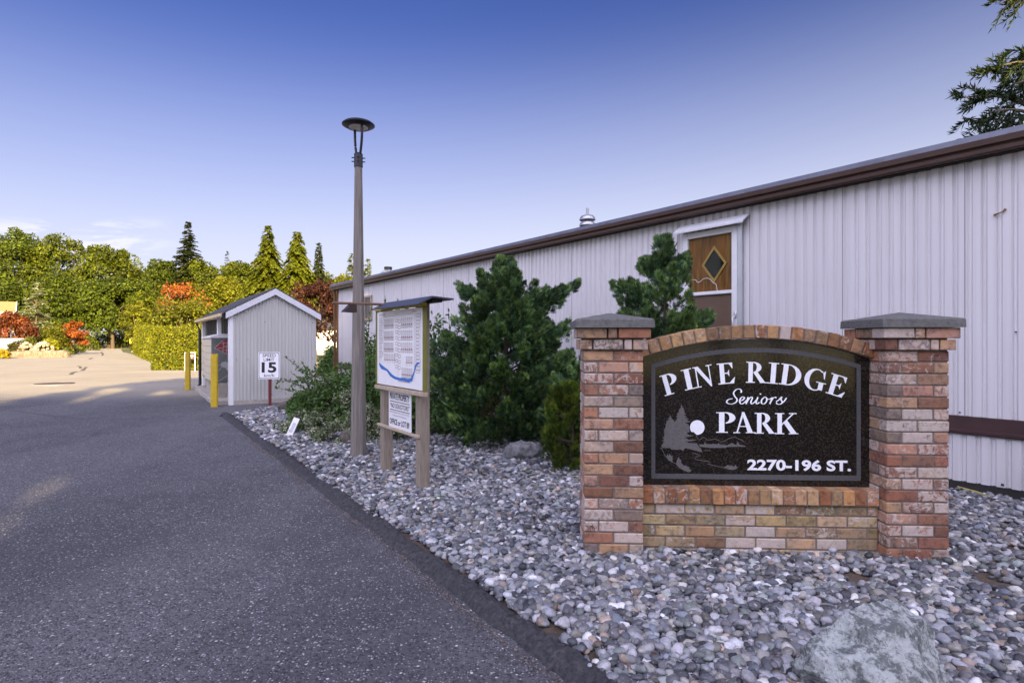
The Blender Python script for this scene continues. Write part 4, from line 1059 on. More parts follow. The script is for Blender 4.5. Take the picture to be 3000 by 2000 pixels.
def pebbles(name, ylo, yhi, sp, sub, a_lo, a_hi, lift):
    xs, ys = np.meshgrid(np.arange(-6, 6.8, sp), np.arange(ylo, yhi, sp*.87))
    xs = xs+(np.arange(len(ys))[:, None] % 2)*sp/2
    x = xs.ravel()+nr.uniform(-.38, .38, xs.size)*sp; y = ys.ravel()+nr.uniform(-.38, .38, xs.size)*sp
    k = in_poly([(p[0], p[1]) for p in bed], x, y) & (np.abs(x) < .94*y+1.3)
    off = (x-KP.x)*KN.x+(y-KP.y)*KN.y                 # keep off the kerb, a ragged line
    k &= off > .045+.05*np.sin(x*7.3+y*3.1)+nr.uniform(-.03, .03, len(x))
    loc = (x-SG.o.x)*SG.ax.x+(y-SG.o.y)*SG.ax.y; dep = (x-SG.o.x)*SG.ay.x+(y-SG.o.y)*SG.ay.y
    k &= ~((np.abs(loc) < 1.15) & (dep > .02) & (dep < .37)) | ((np.abs(loc) < .77) & (dep < .08) & (dep > 0))
    for c, r in bare: k &= ((x-c.x)**2+(y-c.y)**2 > (r*nr.uniform(.7, 1.25, len(x)))**2) | (nr.random(len(x)) < .1)
    x, y = x[k], y[k]; n = len(x)
    V, F = ico(sub); NV = len(V); kinds = []
    for s in range(10):
        d = np.array([mn.noise((v[0]*1.1+s*7, v[1]*1.1, v[2]*1.1)) for v in V])
        w = V*(1+.30*d)[:, None]; w = np.sign(w)*np.abs(w)**(.92); kinds.append(w)
    kinds = np.array(kinds); ki = nr.integers(0, 10, n)
    a = a_lo+(a_hi-a_lo)*nr.random(n)**1.7; b = a*nr.uniform(.62, .95, n); c = a*nr.uniform(.38, .68, n)
    P = kinds[ki]*np.stack([a, b, c], 1)[:, None, :]
    t1 = nr.normal(0, .28, n); t2 = nr.normal(0, .28, n); t3 = nr.uniform(0, 6.28, n)
    def rot(P, ax, t):
        i, j = [(1, 2), (2, 0), (0, 1)][ax]; co, si = np.cos(t)[:, None], np.sin(t)[:, None]
        Q = P.copy(); Q[:, :, i] = P[:, :, i]*co-P[:, :, j]*si; Q[:, :, j] = P[:, :, i]*si+P[:, :, j]*co; return Q
    P = rot(rot(rot(P, 0, t1), 1, t2), 2, t3)
    bump = np.array([mn.noise((u*1.7, v*1.7, 0)) for u, v in zip(x, y)])*.022
    z = .004+c*.75+bump.clip(-.01, .03)+nr.uniform(0, lift, n)
    P += np.stack([x, y, z], 1)[:, None, :]
    col = 1.16*np.array([.985, .99, 1.02])*PAL[nr.choice(len(PAL), n, p=PW)]*nr.choice([.48, .80, 1.05, 1.5], (n, 1), p=[.24, .29, .28, .19])*nr.uniform(.85, 1.15, (n, 1)); col = np.minimum(col, .72)
    C = np.concatenate([col, nr.random((n, 1))], 1); C = np.repeat(C[:, None, :], NV, 1)
    I = (F[None]+(np.arange(n)*NV)[:, None, None]).ravel()
    return P.reshape(-1, 3), I, C.reshape(-1, 4), len(F)*n
Vs, Is, Cs, nf, base = [], [], [], 0, 0
for args in (('', 1.7, 3.3, .033, 3, .017, .041, .012), ('', 1.7, 3.3, .052, 2, .016, .034, .036), ('', 3.3, 6.0, .034, 2, .018, .041, .012), ('', 3.3, 6.0, .055, 2, .016, .034, .036),
             ('', 6.0, 13.4, .048, 2, .023, .046, .014), ('', 6.0, 13.4, .08, 2, .020, .040, .04)):
    v, i, c, n = pebbles(*args); Vs.append(v); Is.append(i+base); Cs.append(c); base += len(v); nf += n
o = np_mesh('pebbles', np.concatenate(Vs), 3, nf, np.concatenate(Is), np.concatenate(Cs), PEBBLE, None, True)
tag(o, kind='stuff'); del Vs, Is, Cs

def rock(name, label, loc, size, seed, m, rz=0, cuts=9, rough=.12, sub=5, group=None, flat_top=None, cat='boulder'):
    V, F = ico(sub); r_ = np.random.default_rng(seed); W = V.copy()
    for _ in range(cuts):
        d = r_.normal(size=3); d /= np.linalg.norm(d); h = r_.uniform(.58, .88)
        k = W @ d; W = W-np.outer(np.maximum(k-h, 0), d)
    if flat_top: W[:, 2] = np.minimum(W[:, 2], flat_top+.15*W[:, 0]*.5)
    nz = np.array([mn.fractal(tuple(v*2.1+seed), .85, 2.1, 8) for v in V]); W = W*(1+rough*nz)[:, None]
    W = W*np.array(size)
    me = bpy.data.meshes.new(name); me.from_pydata(W.tolist(), [], F.tolist())
    o = link(name, me, m, None, True); o.location = loc; o.rotation_euler = (0, 0, rz)
    try: me.set_sharp_from_angle(angle=R(38))
    except Exception: pass
    return tag(o, label, cat, group)
rock('boulder', 'large blue grey lichen mottled boulder half buried in the pebbles before the brick sign', (1.505, 2.36, .02), (.345, .30, .31), 12, BOULDER, .5, 10, .12, 7)
q = on_ground(1530, 1352); rock('boulder', 'flat topped grey rock on the pebbles below the tall cypress bush', (q.x, q.y+.12, .06), (.29, .22, .24), 31, ROCK, .2, 9, .10, 5, None, .62)
q = on_ground(845, 1208); rock('boulder', 'dark brown rock on the gravel near the speed limit sign', (q.x, q.y+.1, .06), (.24, .2, .18), 5, BROWNROCK, 0, 8, .1, 4)
q = on_ground(836, 1248); rock('boulder', 'low grey rock among pebbles beside the leaning white board', (q.x, q.y+.1, .03), (.24, .2, .13), 8, ROCK, 0, 8, .1, 4)
q = on_ground(1022, 1300); rock('boulder', 'brown rock half hidden behind the lamp post foot', (q.x, q.y, .06), (.14, .14, .16), 9, BROWNROCK, 0, 8, .1, 4)
q = on_ground(844, 1281)
bd = thing('marker_board', 'narrow white board stuck leaning in the pebbles', 'marker board', (q.x, q.y, 0), R(8))
mb = MB(); M = Matrix.Rotation(R(21), 4, 'Y') @ Matrix.Rotation(R(-18), 4, 'X'); mb.box(-.045, .045, -.006, .006, -.03, .31, .003, 0, (1, 1, 1, 1), M); mb.box(-.022, .022, -.0085, -.0055, .08, .23, 0, 1, (1, 1, 1, 1), M)
mb.build('board', [SIGNWHITE, mat('faded_grey_print', (.50, .50, .54), .6)], bd)
a, b = on_ground(2805, 1456), on_ground(2902, 1474); mb = MB(); mb.tube([(a.x, a.y, .10), ((a.x+b.x)/2, (a.y+b.y)/2-.02, .085), (b.x, b.y, .06)], [.004, .007, .003], 6)
tag(mb.build('straw_stalk', mat('yellow_straw', (.50, .42, .10), .7)), 'yellow dry stalk lying on pebbles by the house base', 'stalk')
q = on_ground(1288, 1481); mb = MB(); mb.add([(q.x-.05, q.y, .075), (q.x, q.y-.03, .09), (q.x+.06, q.y+.01, .08), (q.x+.01, q.y+.03, .085)], [(0, 1, 2, 3)]); mb.tube([(q.x-.05, q.y, .075), (q.x-.12, q.y-.02, .05)], .003, 5)
tag(mb.build('fallen_leaf', mat('green_leaf', (.05, .12, .03), .6)), 'small green leaf lying on pebbles by the map board', 'leaf')

# ------------------------------------------------------------------ foliage builders
def unit(v): return v/(np.linalg.norm(v, axis=-1, keepdims=True)+1e-9)
class Fol:
    def __init__(s): s.v = []; s.c = []
    def quads(s, base, d, nrm, L, Wd, col):
        d = unit(d); side = unit(np.cross(d, nrm)); L = np.asarray(L)[..., None]; Wd = np.asarray(Wd)[..., None]
        mid = base+d*L*.48+unit(np.cross(side, d))*L*.06
        s.v.append(np.stack([base, mid+side*Wd*.5, base+d*L, mid-side*Wd*.5], 1)); s.c.append(np.repeat(np.concatenate([col, np.ones((len(col), 1))], 1)[:, None, :], 4, 1))
    def build(s, name, m, parent=None):
        v = np.concatenate(s.v).reshape(-1, 3); c = np.concatenate(s.c).reshape(-1, 4); n = len(v)//4
        return np_mesh(name, v, 4, n, np.arange(n*4), c, m, parent)
def pick(r, pal, n, jit=.18):
    P = np.array([p[:3] for p in pal]); w = np.array([p[3] if len(p) > 3 else 1 for p in pal], float)
    return P[r.choice(len(P), n, p=w/w.sum())]*r.uniform(1-jit, 1+jit, (n, 1))
def sph(r, n): return unit(r.normal(size=(n, 3)))

def clump_leaves(fo, r, C, rad, n, L, asp, pal, up=.25, flat=1.0, jit=.2, cj=.22):
    """leaf quads round the clump centres C (k,3) with radii rad (k,)"""
    k = len(C); ix = np.repeat(np.arange(k), n); d = sph(r, k*n)
    rr = rad[ix]*r.uniform(.55, 1.05, k*n)**.7
    pos = C[ix]+d*rr[:, None]*np.array([1, 1, flat])
    dirs = unit(sph(r, k*n)*.9+d*.7+np.array([0, 0, -.15])); nrm = unit(d+sph(r, k*n)*.7+np.array([0, 0, up]))
    LL = L*r.uniform(.65, 1.3, k*n); tone = r.uniform(1-cj, 1+cj, k)[ix]
    fo.quads(pos-dirs*LL[:, None]*.5, dirs, nrm, LL, LL*asp, pick(r, pal, k*n, jit)*tone[:, None])

GREEN_A = [(.115, .142, .007, 3), (.078, .102, .007, 3), (.160, .180, .009, 2), (.042, .060, .008, 2)]
GREEN_B = [(.080, .112, .008, 3), (.048, .072, .008, 3), (.115, .145, .008, 2)]
GREEN_Y = [(.150, .155, .007, 3), (.110, .122, .007, 3), (.19, .19, .010, 1)]
CEDAR = [(.150, .172, .008, 3), (.100, .122, .008, 3), (.20, .215, .010, 1), (.05, .066, .008, 1)]
SPRUCE = [(.050, .066, .020, 3), (.036, .050, .018, 2), (.070, .085, .022, 1)]
BLUESP = [(.52, .54, .42, 3), (.36, .39, .28, 2), (.18, .20, .09, 2)]
RED = [(.34, .095, .018, 3), (.26, .065, .015, 2), (.38, .15, .03, 1)]
REDBROWN = [(.19, .05, .018, 3), (.13, .035, .016, 2), (.26, .09, .025, 1)]
PLUM = [(.055, .018, .014, 3), (.085, .028, .016, 2), (.035, .014, .012, 2)]

def tree(name, label, cat, px, Y, top, wpx, pal, seed, base=1000, group=None, leaf=.5, nc=60, per=110, zlo=.06, trunk=.35, oval=1.0, m=None, bark=None, sparse=1.0):
    f = Y/FOC; X = (px-1500)*f; h = (EYE+(1000-top)*f)*1.03; rw = wpx*f/2*1.08; r = np.random.default_rng(seed)
    t = thing(name, label, cat, (X, Y, 0), 0, group)
    zc = h*(zlo+(1-zlo)*.48); rz = h-zc
    d = sph(r, nc); d[:, 2] = np.where(d[:, 2] < -.75, -d[:, 2], d[:, 2]); q = r.uniform(.35, .92, nc)**.6
    rad = rw*r.uniform(.14, .30, nc)
    C = d*q[:, None]*np.array([rw, rw*.9, rz])*.86+np.array([0, 0, zc])
    C[:, 2] = np.minimum(C[:, 2], h-rad*.8)
    fo = Fol(); clump_leaves(fo, r, C, rad, int(per*sparse), leaf, .62, pal, .25, .8, .2, .42)
    fo.build('crown', m or LEAF, t)
    mb = MB(); mb.tube([(0, 0, -.3), (r.uniform(-.2, .2), 0, h*.3), (r.uniform(-.4, .4), 0, h*.62)], [trunk, trunk*.75, trunk*.35], 8)
    for i in range(7):
        c = C[r.integers(nc)]; z0 = h*r.uniform(.2, .5); mb.tube([(0, 0, z0), tuple(np.array((0, 0, z0))*.5+c*.5+np.array([0, 0, -.3])), tuple(c)], [trunk*.4, trunk*.25, trunk*.1], 5)
    mb.build('trunk', bark or BARK, t); return t

def conifer(name, label, px, Y, top, wpx, pal, seed, group=None, levels=26, L=.9, droop=.35, z0=.06, power=.9, dens=1.0, m=None, ragged=.3, cat='tree', wid=.34):
    f = Y/FOC; X = (px-1500)*f; h = EYE+(1000-top)*f; rw = wpx*f/2; r = np.random.default_rng(seed)
    t = thing(name, label, cat, (X, Y, 0), 0, group); fo = Fol(); lim = MB()
    for i in range(levels):
        u = (i+.5*r.random())/levels; z = h*(z0+(1-z0)*u); u0 = u; R0 = rw*(1-u)**power+.12
        nb = max(4, int((5+9*(1-u))*dens))
        for k in range(nb):
            u = min(.99, max(0, u0+r.normal(0, .022))); z = h*(z0+(1-z0)*u); R0 = rw*(1-u)**power+.12
            a = r.uniform(0, 6.283); bl = R0*r.uniform(1-ragged, 1.08)*(1+.18*math.sin(a*2+u*9+seed)); n = max(3, int(bl/L*7))
            s = np.linspace(.15, 1, n)
            p = np.stack([np.cos(a)*bl*s, np.sin(a)*bl*s, z+.10*bl*s-droop*bl*s*s*1.1+r.normal(0, .04, n)], 1)
            if k % 2 == 0 and u < .8: lim.tube([(0, 0, z), tuple(p[n//2]), tuple(p[-1])], [.05+.02*bl, .03, .015], 4)
            for side in (-1, 0, 1):
                d = np.stack([np.cos(a+side*.8)+0*s, np.sin(a+side*.8)+0*s, -droop*(.5+s)+r.normal(0, .2, n)], 1)
                LL = L*(1.05-.45*s)*r.uniform(.7, 1.2, n)*(1-.35*u)
                fo.quads(p, d, np.tile([0, 0, 1.0], (n, 1))+sph(r, n)*.5, LL, LL*wid, pick(r, pal, n, .22)*r.uniform(.85, 1.15))
    n = 10; fo.quads(np.tile([0, 0, h-L*.9], (n, 1)), np.array([0, 0, 1.0])+sph(r, n)*.25, sph(r, n), np.full(n, L*.8), np.full(n, L*.2), pick(r, pal, n))
    fo.build('crown', m or LEAF, t)
    lim.tube([(0, 0, -.3), (0, 0, h*.5), (0, 0, h*.97)], [.012*h+.05, .008*h+.03, .015], 8)
    lim.build('trunk', BARK, t); return t

def shrub(name, label, cat, X, Y, rx, ry, h, pal, seed, leaf=.06, n=3500, asp=.55, group=None, nc=40, stems=True, m=None, lobes=.35, z0=.0, blossoms=None, up=.5):
    r = np.random.default_rng(seed); t = thing(name, label, cat, (X, Y, 0), 0, group)
    d = sph(r, nc); d[:, 2] = np.abs(d[:, 2]); rad = np.minimum(rx, h*.6)*r.uniform(lobes*.7, lobes*1.2, nc)
    C = d*np.array([rx, ry, h-z0])*(r.uniform(.45, .82, nc)**.6)[:, None]+np.array([0, 0, z0+.03])
    C[:, 2] = np.minimum(C[:, 2], h-rad*.75)
    fo = Fol(); clump_leaves(fo, r, C, rad, max(4, n//nc), leaf, asp, pal, up, .85); fo.build('foliage', m or LEAF, t)
    if stems:
        mb = MB()
        for i in range(9):
            c = C[r.integers(nc)]; mb.tube([(c[0]*.15, c[1]*.15, -.05), (c[0]*.6, c[1]*.6, c[2]*.6), tuple(c)], [.02*h+.006, .012*h+.004, .004], 5)
        mb.build('stem', BARK, t)
    if blossoms:
        pal2, nb, s = blossoms; fo = Fol(); d = sph(r, nb); d[:, 2] = np.abs(d[:, 2])*.9+.15; d[:, 1] = -np.abs(d[:, 1])
        P = unit(d)*np.array([rx, ry, h])*1.0
        for k in range(5):
            dd = sph(r, nb)+d*.6; fo.quads(P-unit(dd)*s*.5, dd, sph(r, nb), np.full(nb, s), np.full(nb, s*.8), pick(r, pal2, nb, .1))
        fo.build('blossoms', LEAF, t)
    return t

# ------------------------------------------------------------------ plants in the gravel bed
HIN = [(.055, .118, .062, 3), (.078, .152, .070, 3), (.10, .18, .058, 2), (.032, .070, .042, 2)]
HINTIP = [(.22, .33, .085, 2), (.15, .26, .09, 3)]
def cypress(name, label, X, Y, h, prof, seed, tuft=.13, ntuft=150, per=44, L=.085, group=None, pal=HIN, tips=HINTIP, arms=()):
    """Hinoki-like bush: cloudy tufts of flat fan sprays on stout limbs; prof = [(z, radius)...]"""
    r = np.random.default_rng(seed); t = thing(name, label, 'bush', (X, Y, 0), 0, group)
    pz = np.array([p[0] for p in prof]); pr = np.array([p[1] for p in prof])
    wts = np.interp(np.linspace(0, h, 200), pz, pr)+.06; cdf = np.cumsum(wts)/wts.sum()
    z = np.interp(r.random(ntuft), cdf, np.linspace(0, h, 200)); a = r.uniform(0, 6.283, ntuft)
    rr = np.interp(z, pz, pr)*r.uniform(.12, 1.0, ntuft)**.55*(1+.22*np.sin(a*3+z*4.1)+.14*np.sin(a*5-z*7))
    C = np.stack([rr*np.cos(a), rr*np.sin(a), z], 1)
    for (ax_, ay_, az_) in arms:
        for q in np.linspace(.3, 1, 11): C = np.concatenate([C, np.array([[ax_*q+r.normal(0, .025), ay_*q, az_-.30*abs(ax_)*(1-q)+r.normal(0, .025)]])])
    C = np.concatenate([C, np.array([[0, 0, h-.13*h/2.6], [.03, 0, h-.24*h/2.6], [-.04, .02, h-.33*h/2.6], [.06, -.03, h-.42*h/2.6], [-.08, 0, h-.5*h/2.6]])])
    k = len(C); rad = tuft*r.uniform(.65, 1.3, k)*np.interp(C[:, 2], [0, h*.6, h], [1.15, .95, .55])
    C[:, 2] = np.minimum(C[:, 2], h-rad*1.25-.05)
    fo = Fol(); ix = np.repeat(np.arange(k), per); n = k*per
    out = np.concatenate([C[:, :2], np.full((k, 1), .25)], 1); out = unit(out)
    ax = unit(out*.8+np.array([0, 0, .62])+sph(r, k)*.25); s_ = r.random(n)**.8; q_ = unit(sph(r, n))
    perp = q_-ax[ix]*np.einsum('ij,ij->i', q_, ax[ix])[:, None]
    pos = C[ix]+ax[ix]*(rad[ix]*(s_*1.75-.55))[:, None]+perp*(rad[ix]*(1.05-.85*s_)*r.uniform(.3, 1, n)**.5)[:, None]
    d = unit(perp*.8+ax[ix]*(s_*1.2)[:, None])
    dirs = unit(d*.8+out[ix]*.5+ax[ix]*.5+sph(r, n)*.4+np.array([0, 0, .2])); nrm = unit(np.cross(dirs, sph(r, n)))
    side = unit(np.cross(dirs, nrm)); LL = L*r.uniform(.65, 1.25, n)
    tipm = (np.einsum('ij,ij->i', d, out[ix])+d[:, 2]*.5 > .75) & (r.random(n) < .55)
    col = np.where(tipm[:, None], pick(r, tips, n), pick(r, pal, n))*r.choice([.62, .85, 1.1, 1.35], k)[ix][:, None]
    for ang, ll, b in ((0, 1.0, 0), (.55, .72, .18), (-.55, .72, .18), (1.0, .5, .1), (-1.0, .5, .1), (.4, .55, .45), (-.4, .55, .45)):
        dd = dirs*math.cos(ang)+side*math.sin(ang)+sph(r, n)*.12
        fo.quads(pos+dirs*(LL*b)[:, None], dd, nrm, LL*ll, LL*.135, col*r.uniform(.9, 1.1, (n, 1)))
    fo.build('foliage', NEEDLE, t)
    mb = MB(); mb.tube([(0, 0, -.05), (.02, .0, h*.4), (0, 0, h*.92)], [.045*h/2, .03*h/2, .008], 7)
    dn = 260; q_ = np.array([-.22, -.55, .62]); dd_ = sph(r, dn)
    if h > 2.6: fo2 = Fol(); fo2.quads(q_+dd_*np.array([.2, .14, .26])*r.random((dn, 1))**.5, sph(r, dn)+np.array([0, 0, -.5]), sph(r, dn), np.full(dn, .07), np.full(dn, .014), pick(r, [(.16, .10, .055, 1), (.10, .065, .04, 1)], dn)); fo2.build('dead_foliage', NEEDLE, t)
    for i in r.choice(k, 46): c = C[i]; z0 = max(.05, c[2]-.35*math.hypot(c[0], c[1])); mb.tube([(0, 0, z0), tuple(np.array([c[0]*.6, c[1]*.6, (z0+c[2])/2])), tuple(c)], [.018, .012, .005], 5)
    mb.build('limb', BARK, t); return t
cypress('cypress_bush', 'tall pyramid shaped dark green cypress bush with cloudy tufts behind the map board', -.10, 8.35, 2.70,
        [(0, .75), (.35, 1.0), (.9, 1.02), (1.25, .88), (1.7, .62), (2.1, .38), (2.4, .22), (2.7, .06)], 3, .135, 520, 80, .078, arms=((.92, -.2, 2.15), (.75, -.1, 2.0), (-.62, 0, 2.15), (.85, -.3, 1.55), (.5, 0, 1.98)))
cypress('cypress_bush', 'slim dark cypress bush growing before the glazed house door', 1.62, 6.05, 2.58,
        [(0, .4), (.8, .48), (1.4, .48), (1.8, .33), (2.2, .22), (2.58, .05)], 8, .115, 180, 84, .066, arms=((-.42, 0, 1.95), (-.40, 0, 1.60), (.40, -.1, 1.65), (.24, 0, 2.22), (-.2, 0, 2.2)))
cypress('cypress_bush', 'low yellow green cypress bush touching the brick pillar nearest the map board', .66, 6.35, 1.0,
        [(0, .25), (.4, .33), (.75, .26), (1.0, .05)], 14, .10, 76, 74, .06, pal=[(.060, .11, .018, 2), (.085, .14, .018, 2), (.040, .075, .018, 1)], tips=[(.14, .19, .02, 1)])
cypress('cypress_bush', 'dark low cypress bush between the tall cypress and the brick pillar', 1.02, 7.5, 1.25,
        [(0, .4), (.5, .58), (.9, .45), (1.25, .08)], 21, .125, 110, 74, .075)
cypress('cypress_bush', 'dark green tuft of a low cypress at the house wall, cut by the picture edge', 4.42, 4.55, .62, [(0, .1), (.3, .14), (.62, .03)], 23, .06, 24, 40, .06)
LAUREL = [(.065, .125, .038, 3), (.090, .170, .044, 3), (.14, .22, .06, 1)]
sh = shrub('laurel_shrub', 'tall glossy dark green broadleaf shrub right behind the map board', 'shrub', -1.55, 8.95, .95, .6, 1.95, LAUREL, 5, .085, 7000, .5, nc=76)
r = np.random.default_rng(77); fo = Fol(); mb = MB()
for k in range(16):
    b = np.array([r.uniform(-.8, .75), r.uniform(-.3, .3), 1.2]); tip = b+np.array([r.uniform(-.12, .15), 0, r.uniform(.5, .95)]); mb.tube([tuple(b-np.array([0, 0, .4])), tuple(b), tuple(tip)], [.008, .006, .003], 5)
    n = 26; s = r.random(n); P = b+(tip-b)*s[:, None]; d = sph(r, n)+np.array([0, 0, .7]); fo.quads(P, d, sph(r, n), r.uniform(.05, .09, n), r.uniform(.025, .045, n), pick(r, LAUREL, n))
fo.build('shoot_leaves', LEAF, sh); mb.build('shoot', BARK, sh)
sh = shrub('laurel_shrub', 'dark leafy shrub with arching twigs between the shed and the lamp post', 'shrub', -2.95, 9.35, .72, .6, 1.12, LAUREL, 6, .075, 3600, .5, nc=46)
fo = Fol(); mb = MB()
for k in range(14):
    b = np.array([r.uniform(-.5, .3), r.uniform(-.4, 0), r.uniform(.5, .9)]); tip = b+np.array([-r.uniform(.1, .55), -.1, r.uniform(.0, .35)]); mb.tube([tuple(b*.6), tuple(b), tuple(tip)], [.008, .006, .003], 5)
    n = 24; s = r.random(n); P = b+(tip-b)*s[:, None]; d = sph(r, n)+np.array([-.5, 0, .5]); fo.quads(P, d, sph(r, n), r.uniform(.05, .085, n), r.uniform(.025, .04, n), pick(r, LAUREL, n))
fo.build('shoot_leaves', LEAF, sh); mb.build('shoot', BARK, sh)
shrub('laurel_shrub', 'dark evergreen shrub behind the lamp post against the house wall', 'shrub', -2.35, 10.3, .8, .5, 1.65, LAUREL, 17, .08, 5000, .5, nc=56)
VAR = [(.34, .36, .27, 3), (.20, .26, .13, 2), (.07, .115, .045, 3), (.48, .48, .40, 1)]
for i, (px, py, w, h, lab) in enumerate(((905, 1268, .62, .36, 'low cream edged variegated shrub beside the leaning white board'), (985, 1296, .42, .34, 'low variegated shrub just short of the lamp post foot'), (1105, 1292, .50, .62, 'variegated shrub between the lamp post and the map board'),
                                         (1340, 1276, .42, .24, 'low variegated shrub between map board and tall cypress'), (1045, 1262, .55, .85, 'taller variegated shrub with pale leaves right behind the lamp post'))):
    q = on_ground(px, py); shrub('variegated_shrub', lab, 'shrub', q.x, q.y, w, w*.7, h, VAR, 30+i, .04, 4200, .5, 'cream edged shrubs', 34)
for i, (px, py, w, h, lab) in enumerate(((1085, 1258, .55, 1.0, 'dense dark evergreen shrub filling the gap between lamp post and map board'), (1000, 1238, .60, .85, 'dense dark evergreen shrub close behind the lamp post on the shed side'), (905, 1222, .50, .55, 'low dense evergreen shrub in front of the shed corner'))):
    q = on_ground(px, py); shrub('laurel_shrub', lab, 'shrub', q.x, q.y, w, w*.6, h, LAUREL, 70+i, .07, 4200, .5, nc=52)
# low green filler under the tall bush
q = on_ground(945, 1240); shrub('laurel_shrub', 'low mid green leafy shrub between the rocks and the lamp post', 'shrub', q.x, q.y, .62, .45, .62, [(.035, .075, .018, 3), (.055, .10, .02, 2)], 41, .06, 4200, .5, nc=48)

r = np.random.default_rng(41); n = 420; x = r.uniform(-4, 5, n); y = r.uniform(2.3, 9, n)
k = in_poly([(p[0], p[1]) for p in bed], x, y); x, y = x[k], y[k]; n = len(x); fo = Fol()
tw = r.random(n) < .35
fo.quads(np.stack([x, y, r.uniform(.05, .075, n)], 1), np.concatenate([r.normal(size=(n, 2)), r.normal(0, .12, (n, 1))], 1), np.tile([0, 0, 1.0], (n, 1))+sph(r, n)*.35, np.where(tw, r.uniform(.06, .16, n), r.uniform(.02, .05, n)), np.where(tw, .004, r.uniform(.012, .024, n)), pick(r, [(.20, .12, .06, 3), (.11, .07, .045, 2), (.30, .19, .08, 1), (.13, .15, .05, 1)], n))
tag(fo.build('leaf_litter', LEAF), kind='stuff')

# ------------------------------------------------------------------ hedges and the wood beyond
HEDGE = [(.185, .200, .007, 3), (.130, .150, .007, 3), (.25, .24, .010, 2), (.07, .088, .008, 2)]
def hedge(label, A, B, thick, h0, h1, seed, leaf=.16, n=9000, group=None):
    A, B = np.array(A, float), np.array(B, float); L = np.linalg.norm(B-A); rz = math.atan2(B[1]-A[1], B[0]-A[0]); r = np.random.default_rng(seed)
    t = thing('hedge', label, 'hedge', (A[0], A[1], 0), rz, group)
    def topz(x): return h0+(h1-h0)*x/L+.06*np.sin(x*1.9)+.04*np.sin(x*5.1)
    x = r.uniform(0, L, n); y = r.uniform(-thick, 0, n); zz = r.uniform(0, 1, n); f = r.choice(5, n, p=[.38, .22, .16, .16, .08])
    y = np.where(f == 0, -thick, np.where(f == 4, 0, y)); x = np.where(f == 1, 0, np.where(f == 2, L, x)); z = np.where(f == 3, topz(x), zz*topz(x))
    nrm = np.zeros((n, 3)); nrm[f == 0] = (0, -1, .25); nrm[f == 4] = (0, 1, .25); nrm[f == 1] = (-1, 0, .25); nrm[f == 2] = (1, 0, .25); nrm[f == 3] = (0, 0, 1)
    P = np.stack([x, y, z], 1); bump = np.array([mn.noise((p[0]*1.4, p[1]*1.4+seed, p[2]*1.4)) for p in P])*.09
    edge = np.minimum(np.minimum(x, L-x)/.35, np.minimum(-y, y+thick)/.35).clip(0, 1); P[:, 2] -= np.where(f == 3, (1-edge)**2*.22, 0)
    P += unit(nrm)*(bump+r.uniform(-.12, .03, n))[:, None]; P[:, 2] = np.maximum(P[:, 2], .02)
    d = unit(sph(r, n)+nrm*.5+np.array([0, 0, .35])); LL = leaf*r.uniform(.6, 1.3, n); fo = Fol()
    fo.quads(P, d, nrm+sph(r, n)*.6, LL, LL*.6, pick(r, HEDGE, n, .25)); fo.build('foliage', LEAF, t)
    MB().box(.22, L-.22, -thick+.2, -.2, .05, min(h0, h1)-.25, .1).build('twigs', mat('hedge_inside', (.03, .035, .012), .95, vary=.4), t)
hedge('clipped yellow green hedge across the road end behind the mail shed', (-18.2, 30.3), (-12.2, 31.3), 2.2, 2.05, 2.2, 3, .115, 21000, 'clipped hedges')
hedge('long clipped yellow green hedge along the road before the red maple', (-39.2, 61.9), (-24.5, 41.4), 1.6, 3.1, 2.3, 4, .17, 17000, 'clipped hedges')
W_ = 'trees of the wood behind the road'
for i, (px, Y, top, w, pal, lab, kw) in enumerate((
    (-70, 122, 684, 210, GREEN_A, 'broad green tree cut by the picture edge behind the tan roofed house', {}),
    (50, 121, 655, 190, GREEN_B, 'tallest broad green tree with pointed top above the tan roofed house', {}),
    (148, 124, 668, 190, GREEN_A, 'broad green tree with rounded top just above the pale blue spruce', {}),
    (224, 117, 672, 110, GREEN_A, 'thin airy tree with gaps of sky between two broad trees', dict(sparse=.45, nc=34)),
    (318, 119, 694, 185, GREEN_A, 'broad olive green tree straight above the road end', {}),
    (400, 126, 778, 120, GREEN_A, 'lower rounded tree in the dip of the treeline', {}),
    (478, 109, 744, 140, GREEN_B, 'dark green tree behind the red maple', {}),
    (590, 112, 745, 150, GREEN_A, 'green tree at the foot of the tall narrow spruce', {}),
    (700, 108, 749, 150, GREEN_A, 'olive tree between the spruce and the first cedar', {}),
    (940, 96, 792, 160, GREEN_A, 'green tree behind the thin drooping conifer', {}),
    (1010, 78, 790, 120, GREEN_Y, 'yellow green tree at the end of the white house roof', {}),
    (10, 108, 800, 180, GREEN_B, 'dark leafy tree directly behind the tan roofed house', {}),
    (180, 112, 790, 210, GREEN_B, 'dark green lower tree behind the orange maple', dict(zlo=.02)),
    (330, 113, 800, 200, GREEN_B, 'dark leafy tree over the wooden fence at the road end', dict(zlo=.02)),
    (650, 98, 800, 160, GREEN_Y, 'yellow green lower tree behind the shed roof', {}),
    (770, 92, 800, 150, GREEN_Y, 'yellow green lower tree before the first cedar', {}),
    (440, 92, 840, 130, GREEN_A, 'lower green tree behind the red maple crown', dict(zlo=.03)))):
    tree('broadleaf_tree', lab, 'tree', px, Y, top, w, pal, 100+i, group=W_, leaf=.50*Y/118, **{**dict(nc=120, per=150), **kw})
conifer('spruce_tree', 'tall dark narrow spruce rising highest over the treeline by the red maple', 551, 111, 648, 185, SPRUCE, 201, W_, 44, 1.0, .22, .08, .95, 1.6, None, .35, 'tree', .5)
conifer('spruce_tree', 'small dark spire of a spruce peeping out between round trees', 665, 114, 733, 50, SPRUCE, 202, W_, 24, .7, .2)
